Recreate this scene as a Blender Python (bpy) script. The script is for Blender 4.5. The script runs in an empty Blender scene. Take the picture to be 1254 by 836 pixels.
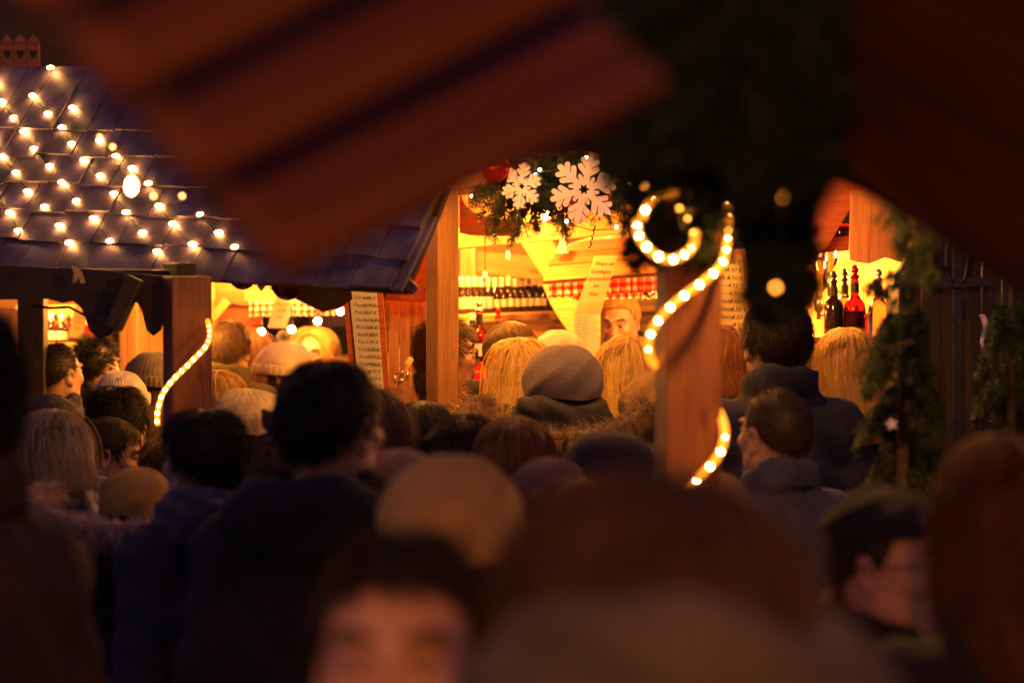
import bpy, math, random
import numpy as np
from mathutils import Vector, Matrix

random.seed(7)
rng = np.random.default_rng(7)
scene = bpy.context.scene
COL = scene.collection

# ------------------------------------------------------------------ camera
FPX, HZ, CAMH = 2960.8, 310.0, 2.10
TH = math.atan((418 - HZ) / FPX)
CAM = Vector((0, 0, CAMH))
RIGHT = Vector((1, 0, 0))
FWD = Vector((0, math.cos(TH), -math.sin(TH)))
UP = Vector((0, math.sin(TH), math.cos(TH)))


def P(u, v, d):
    """world point seen at photo pixel (u, v) at depth d metres"""
    return CAM + d * (FWD + ((u - 627) / FPX) * RIGHT - ((v - 418) / FPX) * UP)


def PA(pts, d):
    return [P(u, v, d) for u, v in pts]


# ------------------------------------------------------------------ object helpers
def tag(o, label=None, cat=None, group=None, kind=None):
    if label: o['label'] = label
    if cat: o['category'] = cat
    if group: o['group'] = group
    if kind: o['kind'] = kind
    return o


def thing(name, label, cat, loc=(0, 0, 0), group=None):
    o = bpy.data.objects.new(name, None)
    COL.objects.link(o)
    o.location = loc
    return tag(o, label, cat, group)


def link(name, me, mat=None, parent=None, M=None):
    """link mesh `me` (given in world space, or in the local space of M)"""
    o = bpy.data.objects.new(name, me)
    COL.objects.link(o)
    if mat is not None and len(me.materials) == 0:
        me.materials.append(mat)
    if M is not None:
        o.matrix_basis = M
    if parent is not None:
        o.parent = parent
        o.location = o.location - absloc(parent)
    return o


def absloc(o):
    l = Vector(o.location)
    return l + absloc(o.parent) if o.parent else l


def np_mesh(name, verts, faces, smooth=True, tone=None):
    """faces: (F,k) int array, all with k corners"""
    verts = np.asarray(verts, np.float32)
    faces = np.asarray(faces, np.int32)
    me = bpy.data.meshes.new(name)
    F, k = faces.shape
    me.vertices.add(len(verts))
    me.vertices.foreach_set('co', verts.ravel())
    me.loops.add(F * k)
    me.loops.foreach_set('vertex_index', faces.ravel())
    me.polygons.add(F)
    me.polygons.foreach_set('loop_start', np.arange(0, F * k, k, dtype=np.int32))
    me.polygons.foreach_set('loop_total', np.full(F, k, np.int32))
    me.update(calc_edges=True)
    me.polygons.foreach_set('use_smooth', np.full(F, smooth, bool))
    if tone is not None:
        a = me.attributes.new('tone', 'FLOAT', 'POINT')
        a.data.foreach_set('value', np.asarray(tone, np.float32))
    return me


class MB:
    """collects polygons into one mesh"""
    def __init__(s): s.v = []; s.f = []

    def add(s, vs, fs):
        n = len(s.v)
        s.v += [tuple(x) for x in vs]
        s.f += [tuple(i + n for i in f) for f in fs]

    def box(s, x0, x1, y0, y1, z0, z1, M=None, jit=0):
        vs = [Vector((x, y, z)) for x in (x0, x1) for y in (y0, y1) for z in (z0, z1)]
        if jit:
            vs = [a + Vector((random.uniform(-jit, jit), random.uniform(-jit, jit), 0)) for a in vs]
        if M is not None: vs = [M @ a for a in vs]
        s.add(vs, [(0, 1, 3, 2), (4, 6, 7, 5), (0, 4, 5, 1), (2, 3, 7, 6), (0, 2, 6, 4), (1, 5, 7, 3)])

    def prism(s, pts, z0, z1, M=None):
        """pts 2D outline (CCW) extruded z0..z1"""
        n = len(pts)
        vs = [Vector((x, y, z0)) for x, y in pts] + [Vector((x, y, z1)) for x, y in pts]
        if M is not None: vs = [M @ a for a in vs]
        fs = [tuple(range(n - 1, -1, -1)), tuple(range(n, 2 * n))]
        fs += [(i, (i + 1) % n, n + (i + 1) % n, n + i) for i in range(n)]
        s.add(vs, fs)

    def lathe(s, prof, n=16, M=None, cap=True):
        """prof: list of (r, z)"""
        vs = []
        for r, z in prof:
            for i in range(n):
                a = 2 * math.pi * i / n
                vs.append(Vector((r * math.cos(a), r * math.sin(a), z)))
        if M is not None: vs = [M @ a for a in vs]
        fs = []
        for j in range(len(prof) - 1):
            for i in range(n):
                k = (i + 1) % n
                fs.append((j * n + i, j * n + k, (j + 1) * n + k, (j + 1) * n + i))
        if cap:
            fs.append(tuple(range(n - 1, -1, -1)))
            m = (len(prof) - 1) * n
            fs.append(tuple(range(m, m + n)))
        s.add(vs, fs)

    def tube(s, pts, r, n=6):
        pts = [Vector(p) for p in pts]
        vs = []
        for i, p in enumerate(pts):
            t = (pts[min(i + 1, len(pts) - 1)] - pts[max(i - 1, 0)]).normalized()
            a = t.orthogonal().normalized() if i == 0 else (a - t * a.dot(t)).normalized()
            b = t.cross(a)
            rr = r[i] if isinstance(r, (list, tuple)) else r
            vs += [p + (a * math.cos(2 * math.pi * k / n) + b * math.sin(2 * math.pi * k / n)) * rr for k in range(n)]
        fs = []
        for j in range(len(pts) - 1):
            for i in range(n):
                k = (i + 1) % n
                fs.append((j * n + i, j * n + k, (j + 1) * n + k, (j + 1) * n + i))
        fs.append(tuple(range(n - 1, -1, -1)))
        m = (len(pts) - 1) * n
        fs.append(tuple(range(m, m + n)))
        s.add(vs, fs)

    def mesh(s, name='mesh', smooth=False, bevel=0):
        me = bpy.data.meshes.new(name)
        me.from_pydata(s.v, [], s.f)
        if bevel:
            import bmesh
            bm = bmesh.new(); bm.from_mesh(me)
            bmesh.ops.bevel(bm, geom=bm.edges[:], offset=bevel, segments=2, affect='EDGES', profile=.6)
            bm.to_mesh(me); bm.free()
        me.update()
        if smooth:
            me.polygons.foreach_set('use_smooth', [True] * len(me.polygons))
        return me


def frame(O, ex, ey):
    ex = Vector(ex).normalized()
    ey = Vector(ey); ey = (ey - ex * ey.dot(ex)).normalized()
    ez = ex.cross(ey)
    M = Matrix((ex, ey, ez)).transposed().to_4x4()
    M.translation = O
    return M


def beam(name, p0, p1, w, h, mat, parent=None, up=(0, 0, 1), bevel=.006, ext=0, knots=True):
    """squared timber from p0 to p1, w across, h along `up`; local X runs along it"""
    p0, p1 = Vector(p0), Vector(p1)
    L = (p1 - p0).length
    M = frame(p0, p1 - p0, up)
    b = MB(); b.box(-ext, L + ext, -h / 2, h / 2, -w / 2, w / 2)
    return link(name, b.mesh(name, bevel=bevel), mat, parent, M)


def panel(name, O, ex, ey, W, H, n, th, mat, parent=None, gap=.003, jit=.0):
    """n boards along local X stacked along local Y"""
    M = frame(O, ex, ey)
    b = MB(); s = H / n
    for i in range(n):
        z = random.uniform(-.002, .002)
        b.box(-random.random() * jit, W + random.random() * jit, i * s + gap / 2, (i + 1) * s - gap / 2, z - th / 2, z + th / 2)
    return link(name, b.mesh(name), mat, parent, M)


def cutout(name, pts, d, th, mat, parent=None, tilt=None):
    """a board sawn to the outline of pts (photo pixels at depth d), real thickness"""
    q = [P(u, v, d) for u, v in pts]
    c = sum(q, Vector()) / len(q)
    M = frame(c, (1, 0, 0), (0, 0, 1))
    if tilt: M = M @ tilt
    loc = [((a - c).x, (a - c).z) for a in q]
    area = sum(loc[i][0] * loc[(i + 1) % len(loc)][1] - loc[(i + 1) % len(loc)][0] * loc[i][1] for i in range(len(loc)))
    if area < 0: loc.reverse()
    b = MB(); b.prism(loc, -th / 2, th / 2)
    return link(name, b.mesh(name), mat, parent, M)


# ------------------------------------------------------------------ materials
def nmat(name):
    m = bpy.data.materials.new(name); m.use_nodes = True
    nt = m.node_tree
    return m, nt, nt.nodes['Principled BSDF']


def N(nt, t, **kw):
    n = nt.nodes.new(t)
    for k, v in kw.items():
        if k in n.inputs: n.inputs[k].default_value = v
        else: setattr(n, k, v)
    return n


def L(nt, a, b): nt.links.new(a, b)


def ramp(nt, stops):
    r = nt.nodes.new('ShaderNodeValToRGB')
    e = r.color_ramp.elements
    while len(e) < len(stops): e.new(.5)
    for i, (p, c) in enumerate(stops):
        e[i].position = p; e[i].color = (*c, 1)
    return r


def wood(name, c1, c2, rough=.6, scale=1.0, dark=.35):
    m, nt, b = nmat(name)
    tc = N(nt, 'ShaderNodeTexCoord')
    geo = N(nt, 'ShaderNodeNewGeometry')
    off = N(nt, 'ShaderNodeVectorMath', operation='SCALE'); off.inputs['Scale'].default_value = 7.3
    cmb = N(nt, 'ShaderNodeCombineXYZ')
    L(nt, geo.outputs['Random Per Island'], cmb.inputs[0]); L(nt, geo.outputs['Random Per Island'], cmb.inputs[1])
    L(nt, cmb.outputs[0], off.inputs[0])
    add = N(nt, 'ShaderNodeVectorMath', operation='ADD')
    L(nt, tc.outputs['Object'], add.inputs[0]); L(nt, off.outputs[0], add.inputs[1])
    mp = N(nt, 'ShaderNodeMapping'); mp.inputs['Scale'].default_value = (1.3 * scale, 16 * scale, 16 * scale)
    L(nt, add.outputs[0], mp.inputs[0])
    n1 = N(nt, 'ShaderNodeTexNoise', Scale=1.6, Detail=7.0, Roughness=.62, Distortion=.8); L(nt, mp.outputs[0], n1.inputs[0])
    mp2 = N(nt, 'ShaderNodeMapping'); mp2.inputs['Scale'].default_value = (3 * scale, 60 * scale, 60 * scale)
    L(nt, add.outputs[0], mp2.inputs[0])
    n2 = N(nt, 'ShaderNodeTexNoise', Scale=2.0, Detail=5.0); L(nt, mp2.outputs[0], n2.inputs[0])
    r1 = ramp(nt, [(.3, c2), (.55, c1), (.75, tuple(x * .8 for x in c1))]); L(nt, n1.outputs[0], r1.inputs[0])
    mx = N(nt, 'ShaderNodeMix', data_type='RGBA', blend_type='MULTIPLY'); mx.inputs[0].default_value = dark
    r2 = ramp(nt, [(.35, (.35, .3, .25)), (.6, (1, 1, 1))]); L(nt, n2.outputs[0], r2.inputs[0])
    L(nt, r1.outputs[0], mx.inputs[6]); L(nt, r2.outputs[0], mx.inputs[7])
    # knots
    mp3 = N(nt, 'ShaderNodeMapping'); mp3.inputs['Scale'].default_value = (3.2 * scale, 9 * scale, 9 * scale)
    L(nt, add.outputs[0], mp3.inputs[0])
    vo = N(nt, 'ShaderNodeTexVoronoi', Scale=1.0); L(nt, mp3.outputs[0], vo.inputs[0])
    rk = ramp(nt, [(.05, (.25, .17, .1)), (.13, (1, 1, 1))]); L(nt, vo.outputs[0], rk.inputs[0])
    mk = N(nt, 'ShaderNodeMix', data_type='RGBA', blend_type='MULTIPLY'); mk.inputs[0].default_value = .8
    L(nt, mx.outputs[2], mk.inputs[6]); L(nt, rk.outputs[0], mk.inputs[7])
    # per board tone
    mr = N(nt, 'ShaderNodeMapRange'); mr.inputs[3].default_value = .75; mr.inputs[4].default_value = 1.15
    L(nt, geo.outputs['Random Per Island'], mr.inputs[0])
    hs = N(nt, 'ShaderNodeHueSaturation'); L(nt, mr.outputs[0], hs.inputs['Value']); L(nt, mk.outputs[2], hs.inputs['Color'])
    L(nt, hs.outputs[0], b.inputs['Base Color'])
    b.inputs['Roughness'].default_value = rough
    bp = N(nt, 'ShaderNodeBump', Strength=.35, Distance=.004); L(nt, n2.outputs[0], bp.inputs['Height'])
    L(nt, bp.outputs[0], b.inputs['Normal'])
    return m


def plain(name, c, rough=.6, metal=0, spec=.5, noise=.25, nscale=30, bump=.1, bdist=.003):
    m, nt, b = nmat(name)
    b.inputs['Roughness'].default_value = rough
    b.inputs['Metallic'].default_value = metal
    b.inputs['Specular IOR Level'].default_value = spec
    tc = N(nt, 'ShaderNodeTexCoord')
    n = N(nt, 'ShaderNodeTexNoise', Scale=nscale, Detail=5.0); L(nt, tc.outputs['Object'], n.inputs[0])
    r = ramp(nt, [(.3, tuple(x * (1 - noise) for x in c)), (.7, tuple(min(1, x * (1 + noise)) for x in c))])
    L(nt, n.outputs[0], r.inputs[0]); L(nt, r.outputs[0], b.inputs['Base Color'])
    if bump:
        bp = N(nt, 'ShaderNodeBump', Strength=bump, Distance=bdist); L(nt, n.outputs[0], bp.inputs['Height']); L(nt, bp.outputs[0], b.inputs['Normal'])
    return m


_cloth = {}
def cloth(c, kind='weave', rough=.85, sheen=.15):
    key = (tuple(c), kind)
    if key in _cloth: return _cloth[key]
    m, nt, b = nmat('cloth_' + kind)
    tc = N(nt, 'ShaderNodeTexCoord')
    big = N(nt, 'ShaderNodeTexNoise', Scale=9.0, Detail=4.0, Distortion=.6); L(nt, tc.outputs['Object'], big.inputs[0])
    r = ramp(nt, [(.3, tuple(x * .7 for x in c)), (.7, tuple(min(1, x * 1.25) for x in c))]); L(nt, big.outputs[0], r.inputs[0])
    L(nt, r.outputs[0], b.inputs['Base Color'])
    b.inputs['Roughness'].default_value = rough
    b.inputs['Sheen Weight'].default_value = sheen
    b.inputs['Sheen Tint'].default_value = (*[min(1, x * 2 + .1) for x in c], 1)
    if kind == 'knit':
        mp = N(nt, 'ShaderNodeMapping'); mp.inputs['Scale'].default_value = (1, 1, 1)
        L(nt, tc.outputs['Object'], mp.inputs[0])
        w = N(nt, 'ShaderNodeTexWave', Scale=75.0, Distortion=2.5, bands_direction='Z'); w.inputs['Detail Scale'].default_value = 3
        L(nt, mp.outputs[0], w.inputs[0])
        f = N(nt, 'ShaderNodeTexVoronoi', Scale=150.0); L(nt, tc.outputs['Object'], f.inputs[0])
        ma = N(nt, 'ShaderNodeMath', operation='ADD'); L(nt, w.outputs[1], ma.inputs[0]); L(nt, f.outputs[0], ma.inputs[1])
        bp = N(nt, 'ShaderNodeBump', Strength=.5, Distance=.004); L(nt, ma.outputs[0], bp.inputs['Height'])
    elif kind == 'fuzzy':
        f = N(nt, 'ShaderNodeTexNoise', Scale=110.0, Detail=6.0, Roughness=.75); L(nt, tc.outputs['Object'], f.inputs[0])
        b.inputs['Sheen Weight'].default_value = .5
        bp = N(nt, 'ShaderNodeBump', Strength=.9, Distance=.008); L(nt, f.outputs[0], bp.inputs['Height'])
    else:
        f = N(nt, 'ShaderNodeTexNoise', Scale=260.0, Detail=2.0); L(nt, tc.outputs['Object'], f.inputs[0])
        s = N(nt, 'ShaderNodeMath', operation='MULTIPLY_ADD'); s.inputs[1].default_value = 6.0
        L(nt, big.outputs[0], s.inputs[0]); L(nt, f.outputs[0], s.inputs[2])
        bp = N(nt, 'ShaderNodeBump', Strength=.55, Distance=.004); L(nt, s.outputs[0], bp.inputs['Height'])
    L(nt, bp.outputs[0], b.inputs['Normal'])
    _cloth[key] = m
    return m


_hair = {}
def hairmat(c, spread=None):
    key = tuple(c)
    spread = spread or (.34 if c[0] > .4 else .5)
    if key in _hair: return _hair[key]
    m, nt, b = nmat('hair')
    at = N(nt, 'ShaderNodeAttribute', attribute_name='tone')
    r = ramp(nt, [(0, tuple(x * (1 - spread) for x in c)), (.5, c), (1, tuple(min(1, x * (1 + spread) + .01) for x in c))])
    L(nt, at.outputs['Fac'], r.inputs[0]); L(nt, r.outputs[0], b.inputs['Base Color'])
    b.inputs['Roughness'].default_value = .55
    b.inputs['Specular IOR Level'].default_value = .4
    _hair[key] = m
    return m


def emit(name, col, strength, base=(.8, .8, .8)):
    m, nt, b = nmat(name)
    b.inputs['Base Color'].default_value = (*base, 1)
    b.inputs['Emission Color'].default_value = (*col, 1)
    b.inputs['Emission Strength'].default_value = strength
    return m


def glass(name, col, rough=.03, trans=1.0):
    m, nt, b = nmat(name)
    b.inputs['Base Color'].default_value = (*col, 1)
    b.inputs['Roughness'].default_value = rough
    b.inputs['Transmission Weight'].default_value = trans
    b.inputs['IOR'].default_value = 1.45
    return m


def gingham(name):
    m, nt, b = nmat(name)
    tc = N(nt, 'ShaderNodeTexCoord'); sx = N(nt, 'ShaderNodeSeparateXYZ'); L(nt, tc.outputs['UV'], sx.inputs[0])
    outs = []
    for i in (0, 1):
        f = N(nt, 'ShaderNodeMath', operation='FRACT'); L(nt, sx.outputs[i], f.inputs[0])
        g = N(nt, 'ShaderNodeMath', operation='GREATER_THAN'); g.inputs[1].default_value = .5; L(nt, f.outputs[0], g.inputs[0]); outs.append(g)
    a = N(nt, 'ShaderNodeMath', operation='ADD'); L(nt, outs[0].outputs[0], a.inputs[0]); L(nt, outs[1].outputs[0], a.inputs[1])
    h = N(nt, 'ShaderNodeMath', operation='MULTIPLY'); h.inputs[1].default_value = .5; L(nt, a.outputs[0], h.inputs[0])
    r = ramp(nt, [(0, (.8, .76, .68)), (.5, (.7, .18, .12)), (1, (.55, .015, .015))]); L(nt, h.outputs[0], r.inputs[0])
    L(nt, r.outputs[0], b.inputs['Base Color']); b.inputs['Roughness'].default_value = .9
    return m


PINE = wood('pine_timber', (.60, .30, .095), (.42, .175, .05), .55)
PALE = wood('pale_pine', (.68, .39, .14), (.50, .25, .075), .5)
RED = wood('red_toned_timber', (.46, .10, .03), (.30, .055, .017), .55)  # on the spirits stall eave this tone stands in for red light
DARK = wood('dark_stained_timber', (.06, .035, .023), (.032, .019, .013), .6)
BROWN = wood('brown_stained_timber', (.36, .145, .06), (.21, .075, .03), .55)
CANOPY = wood('canopy_boards', (.15, .045, .015), (.07, .02, .008), .65, .5, .6)
SLATE = plain('slate_shingle', (.12, .095, .155), .5, noise=.6, nscale=11, bump=.8, bdist=.006)  # violet of the dusk sky is mixed into the slate colour
CREAM = plain('parchment', (.72, .6, .36), .7, noise=.1, nscale=9, bump=.15)
PAPER = plain('white_paper', (.78, .76, .7), .7, noise=.05, nscale=9, bump=.1)
def translucent(m, f):
    nt = m.node_tree; b = nt.nodes['Principled BSDF']; out = [n for n in nt.nodes if n.type == 'OUTPUT_MATERIAL'][0]
    t = nt.nodes.new('ShaderNodeBsdfTranslucent'); x = nt.nodes.new('ShaderNodeMixShader'); x.inputs[0].default_value = f
    src = b.inputs['Base Color'].links[0].from_socket
    nt.links.new(src, t.inputs[0]); nt.links.new(b.outputs[0], x.inputs[1]); nt.links.new(t.outputs[0], x.inputs[2]); nt.links.new(x.outputs[0], out.inputs[0])
    return m


translucent(CREAM, .5); translucent(PAPER, .4)
INK = plain('ink', (.02, .017, .015), .7, noise=.2)
BLACK = plain('black_plastic', (.012, .012, .012), .4, noise=.3)
IRON = plain('dark_iron', (.06, .06, .075), .45, .8, noise=.3)
REDCLOTH = plain('red_cover', (.5, .012, .015), .6, noise=.15, nscale=12)
SKIN = plain('skin', (.56, .33, .23), .5, noise=.1, nscale=40, bump=.05)
VIOLET_FELT = plain('violet_tinted_felt', (.62, .58, .86), .8, noise=.06, nscale=60, bump=.3, bdist=.002)  # violet skylight on white felt is put into the base colour
REDGLOSS = plain('red_bauble_gloss', (.42, .008, .01), .12, .6, noise=.2, nscale=8, bump=0)
DARKGLOSS = plain('dark_red_bauble', (.10, .006, .006), .18, .5, noise=.2, nscale=8, bump=0)
FIR = plain('fir_needles', (.03, .062, .022), .55, noise=.5, nscale=12, bump=0)
BARK = plain('fir_bark', (.09, .055, .03), .85, noise=.4, nscale=40, bump=.6)
GING = translucent(gingham('red_white_gingham'), .4)
GROUND = plain('asphalt', (.05, .05, .052), .8, noise=.3, nscale=50, bump=.4)
BULB = emit('warm_bulb', (1, .40, .09), 65)
ROPEBULB = emit('rope_led', (1, .42, .08), 260)
ROPE = emit('rope_tube_glow', (1, .25, .012), 1.5, (.6, .35, .1))
GLOBE = emit('globe_bulb', (1, .72, .30), 22)
TINY = emit('fairy_bulb', (1, .66, .42), 30)
LAMP = emit('stall_lamp', (1, .62, .22), 40)
CABLE = plain('dark_cable', (.015, .02, .012), .5)
DGLASS = plain('dark_bottle_glass', (.018, .010, .006), .08, noise=.2, bump=0)
RGLASS = glass('red_liqueur_glass', (.55, .02, .02))
CGLASS = glass('clear_liqueur_glass', (.95, .80, .45))
LABELM = plain('bottle_label', (.7, .6, .4), .6, noise=.08)
FOILW = plain('white_foil_cap', (.72, .68, .58), .35, noise=.06)
FOILR = plain('red_foil_cap', (.55, .03, .03), .35, noise=.06)
STEEL = plain('steel', (.6, .58, .55), .3, 1, noise=.1, bump=0)
EYEW = plain('eye_white', (.6, .57, .54), .2, noise=.05, bump=0)
EYED = plain('eye_iris', (.02, .013, .01), .15, noise=.1, bump=0)
# ================================================================== implicit surfaces
def axis(segs):
    """segs: list of (start, stop, step)"""
    out = []
    for a, b, s in segs:
        n = max(1, int(round((b - a) / s)))
        out += list(np.linspace(a, b, n, endpoint=False))
    out.append(segs[-1][1])
    return np.array(out, np.float32)


class Vol:
    def __init__(s, xs, ys, zs):
        s.xs, s.ys, s.zs = xs, ys, zs
        s.F = np.full((len(xs), len(ys), len(zs)), .2, np.float32)
        s.R = np.eye(3, dtype=np.float32); s.c = np.zeros(3, np.float32)

    def pose(s, R=None, c=(0, 0, 0)):
        s.R = np.eye(3, dtype=np.float32) if R is None else np.array(R, np.float32)
        s.c = np.array(c, np.float32)

    def tr(s, p): return s.R @ (np.array(p, np.float32) - s.c) + s.c

    def sub(s, lo, hi):
        i = [np.searchsorted(a, (l, h)) for a, l, h in zip((s.xs, s.ys, s.zs), lo, hi)]
        sl = tuple(slice(max(0, a - 1), b + 1) for a, b in i)
        X = s.xs[sl[0]][:, None, None]; Y = s.ys[sl[1]][None, :, None]; Z = s.zs[sl[2]][None, None, :]
        return sl, X, Y, Z

    def mix(s, sl, d, k, op):
        f = s.F[sl]
        if op == 'add':
            h = np.clip(.5 + .5 * (f - d) / k, 0, 1)
            s.F[sl] = f * (1 - h) + d * h - k * h * (1 - h)
        else:
            h = np.clip(.5 - .5 * (f + d) / k, 0, 1)
            s.F[sl] = f * (1 - h) - d * h + k * h * (1 - h)

    def cap(s, a, b, r1, r2, k=.02, op='add'):
        a, b = s.tr(a), s.tr(b)
        m = max(r1, r2) + k + .05
        sl, X, Y, Z = s.sub(np.minimum(a, b) - m, np.maximum(a, b) + m)
        ab = b - a; L2 = float(ab @ ab) + 1e-9
        t = np.clip(((X - a[0]) * ab[0] + (Y - a[1]) * ab[1] + (Z - a[2]) * ab[2]) / L2, 0, 1)
        d = np.sqrt((X - a[0] - t * ab[0]) ** 2 + (Y - a[1] - t * ab[1]) ** 2 + (Z - a[2] - t * ab[2]) ** 2) - (r1 + (r2 - r1) * t)
        s.mix(sl, d, k, op)

    def ell(s, c, r, k=.02, op='add', rot=None):
        c = s.tr(c); r = np.array(r, np.float32)
        R = s.R if rot is None else s.R @ np.array(rot, np.float32)
        m = r.max() + k + .05
        sl, X, Y, Z = s.sub(c - m, c + m)
        dx, dy, dz = X - c[0], Y - c[1], Z - c[2]
        q = [(R[0, i] * dx + R[1, i] * dy + R[2, i] * dz) / r[i] for i in range(3)]
        k0 = np.sqrt(q[0] ** 2 + q[1] ** 2 + q[2] ** 2) + 1e-6
        k1 = np.sqrt((q[0] / r[0]) ** 2 + (q[1] / r[1]) ** 2 + (q[2] / r[2]) ** 2) + 1e-6
        s.mix(sl, k0 * (k0 - 1) / k1, k, op)

    def mesh(s):
        F = s.F
        ins = F < 0
        nx, ny, nz = F.shape
        cnt = np.zeros((nx - 1, ny - 1, nz - 1), np.int8)
        cs = [(i, j, k) for i in (0, 1) for j in (0, 1) for k in (0, 1)]
        for i, j, k in cs: cnt += ins[i:nx - 1 + i, j:ny - 1 + j, k:nz - 1 + k]
        A = np.argwhere((cnt > 0) & (cnt < 8))
        ids = np.full(cnt.shape, -1, np.int32); ids[A[:, 0], A[:, 1], A[:, 2]] = np.arange(len(A))
        acc = np.zeros((len(A), 3)); n = np.zeros(len(A))
        ax = (s.xs, s.ys, s.zs)
        for c0 in cs:
            for d in range(3):
                if c0[d]: continue
                c1 = list(c0); c1[d] = 1
                I0 = A + np.array(c0); I1 = A + np.array(c1)
                f0 = F[I0[:, 0], I0[:, 1], I0[:, 2]]; f1 = F[I1[:, 0], I1[:, 1], I1[:, 2]]
                m = (f0 < 0) != (f1 < 0)
                t = np.where(m, f0 / np.where(m, f0 - f1, 1), 0)
                p0 = np.stack([ax[q][I0[:, q]] for q in range(3)], 1); p1 = np.stack([ax[q][I1[:, q]] for q in range(3)], 1)
                acc += np.where(m[:, None], p0 + (p1 - p0) * t[:, None], 0); n += m
        V = acc / np.maximum(n, 1)[:, None]
        Q = []
        for d in range(3):
            a, b = [(1, 2), (2, 0), (0, 1)][d]
            sl0 = [slice(None)] * 3; sl1 = [slice(None)] * 3
            sl0[d] = slice(0, -1); sl1[d] = slice(1, None)
            f0, f1 = ins[tuple(sl0)], ins[tuple(sl1)]
            E = np.argwhere(f0 != f1)
            ok = (E[:, a] > 0) & (E[:, b] > 0) & (E[:, a] < F.shape[a] - 1) & (E[:, b] < F.shape[b] - 1)
            E = E[ok]
            def cid(oa, ob):
                e = E.copy(); e[:, a] -= oa; e[:, b] -= ob
                return ids[e[:, 0], e[:, 1], e[:, 2]]
            q = np.stack([cid(1, 1), cid(0, 1), cid(0, 0), cid(1, 0)], 1)
            fl = ~f0[E[:, 0], E[:, 1], E[:, 2]]
            q[fl] = q[fl][:, ::-1]
            Q.append(q)
        Q = np.concatenate(Q)
        Q = Q[(Q >= 0).all(1)]
        return V, Q


def rotz(a): c, s = math.cos(a), math.sin(a); return np.array([[c, -s, 0], [s, c, 0], [0, 0, 1]])
def rotx(a): c, s = math.cos(a), math.sin(a); return np.array([[1, 0, 0], [0, c, -s], [0, s, c]])
def roty(a): c, s = math.cos(a), math.sin(a); return np.array([[c, 0, s], [0, 1, 0], [-s, 0, c]])


PIV = (0, -.012, 1.535)          # the head turns about this point; a figure is 1.75 m, faces +Y
ARMS = {
    'down': [(.165, -.015, 1.41), (.205, -.045, 1.13), (.212, .045, .90)],
    'front': [(.165, -.015, 1.41), (.222, -.02, 1.15), (.105, .235, 1.12)],
}


def make_hand():
    """right hand, wrist at the origin, fingers down -Z, palm facing -X, thumb forward +Y"""
    v = Vol(axis([(-.07, .05, .0035)]), axis([(-.07, .08, .0035)]), axis([(-.22, .03, .0035)]))
    v.cap((0, 0, .02), (0, 0, -.02), .026, .027, .01)
    v.ell((0, -.002, -.055), (.016, .041, .05), .012)
    v.cap((-.012, .028, -.03), (-.014, .012, -.06), .014, .012, .012)
    for i, (y, ln, a) in enumerate([(.029, .076, .35), (.010, .084, .42), (-.010, .078, .5), (-.028, .060, .6)]):
        p = np.array([0, y, -.092]); ang = a * .5; seg = [ln * .46, ln * .3, ln * .24]; r = .0098 - .0006 * i
        for k in range(3):
            q = p + seg[k] * np.array([-math.sin(ang), .04 * y / .03, -math.cos(ang)])
            v.cap(p, q, r, r * .9, .004); p = q; r *= .9; ang += a
    v.cap((-.008, .032, -.03), (-.022, .058, -.066), .0125, .0105, .008)
    v.cap((-.022, .058, -.066), (-.034, .062, -.096), .0105, .0085, .004)
    return v.mesh()


HAND = make_hand()


def head_prims(v):
    v.ell((0, -.006, 1.655), (.0755, .096, .098), .03)
    v.ell((0, .028, 1.605), (.061, .070, .088), .03)
    v.ell((0, .03, 1.565), (.055, .058, .045), .03)
    v.cap((-.012, .078, 1.531), (.012, .078, 1.531), .018, .018, .02)
    for s in (-1, 1):
        v.cap((s * .052, .012, 1.575), (s * .025, .07, 1.535), .018, .016, .025)
        v.ell((s * .042, .070, 1.615), (.022, .02, .018), .02)
        v.cap((s * .012, .094, 1.668), (s * .048, .080, 1.670), .008, .007, .012)
        v.ell((s * .031, .103, 1.645), (.017, .014, .012), .012, 'cut')
        v.ell((s * .031, .080, 1.643), (.0150, .0150, .0140), .004)
        v.cap((s * .018, .0935, 1.6515), (s * .045, .0865, 1.6500), .0040, .0034, .003)
        v.cap((s * .019, .0930, 1.6320), (s * .044, .0870, 1.6330), .0032, .0028, .004)
    v.cap((0, .097, 1.655), (0, .112, 1.613), .0078, .0105, .012)
    for s in (-1, 1): v.ell((s * .012, .104, 1.606), (.0095, .012, .0085), .008)
    v.cap((-.019, .090, 1.575), (.019, .090, 1.575), .0085, .0085, .012)
    v.cap((-.016, .098, 1.5775), (.016, .098, 1.5775), .0055, .0055, .005)
    v.cap((-.014, .097, 1.5655), (.014, .097, 1.5655), .0065, .0065, .005)
    v.cap((-.022, .106, 1.5712), (.022, .106, 1.5712), .0022, .0022, .004, 'cut')
    for s in (-1, 1):
        R = rotz(-s * .42) @ roty(s * .12)
        v.ell((s * .078, -.008, 1.628), (.0075, .021, .034), .008, rot=R)
        v.ell((s * .0865, -.004, 1.631), (.006, .011, .019), .006, 'cut', rot=R)
        v.ell((s * .079, .001, 1.600), (.007, .009, .012), .006)


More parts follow.
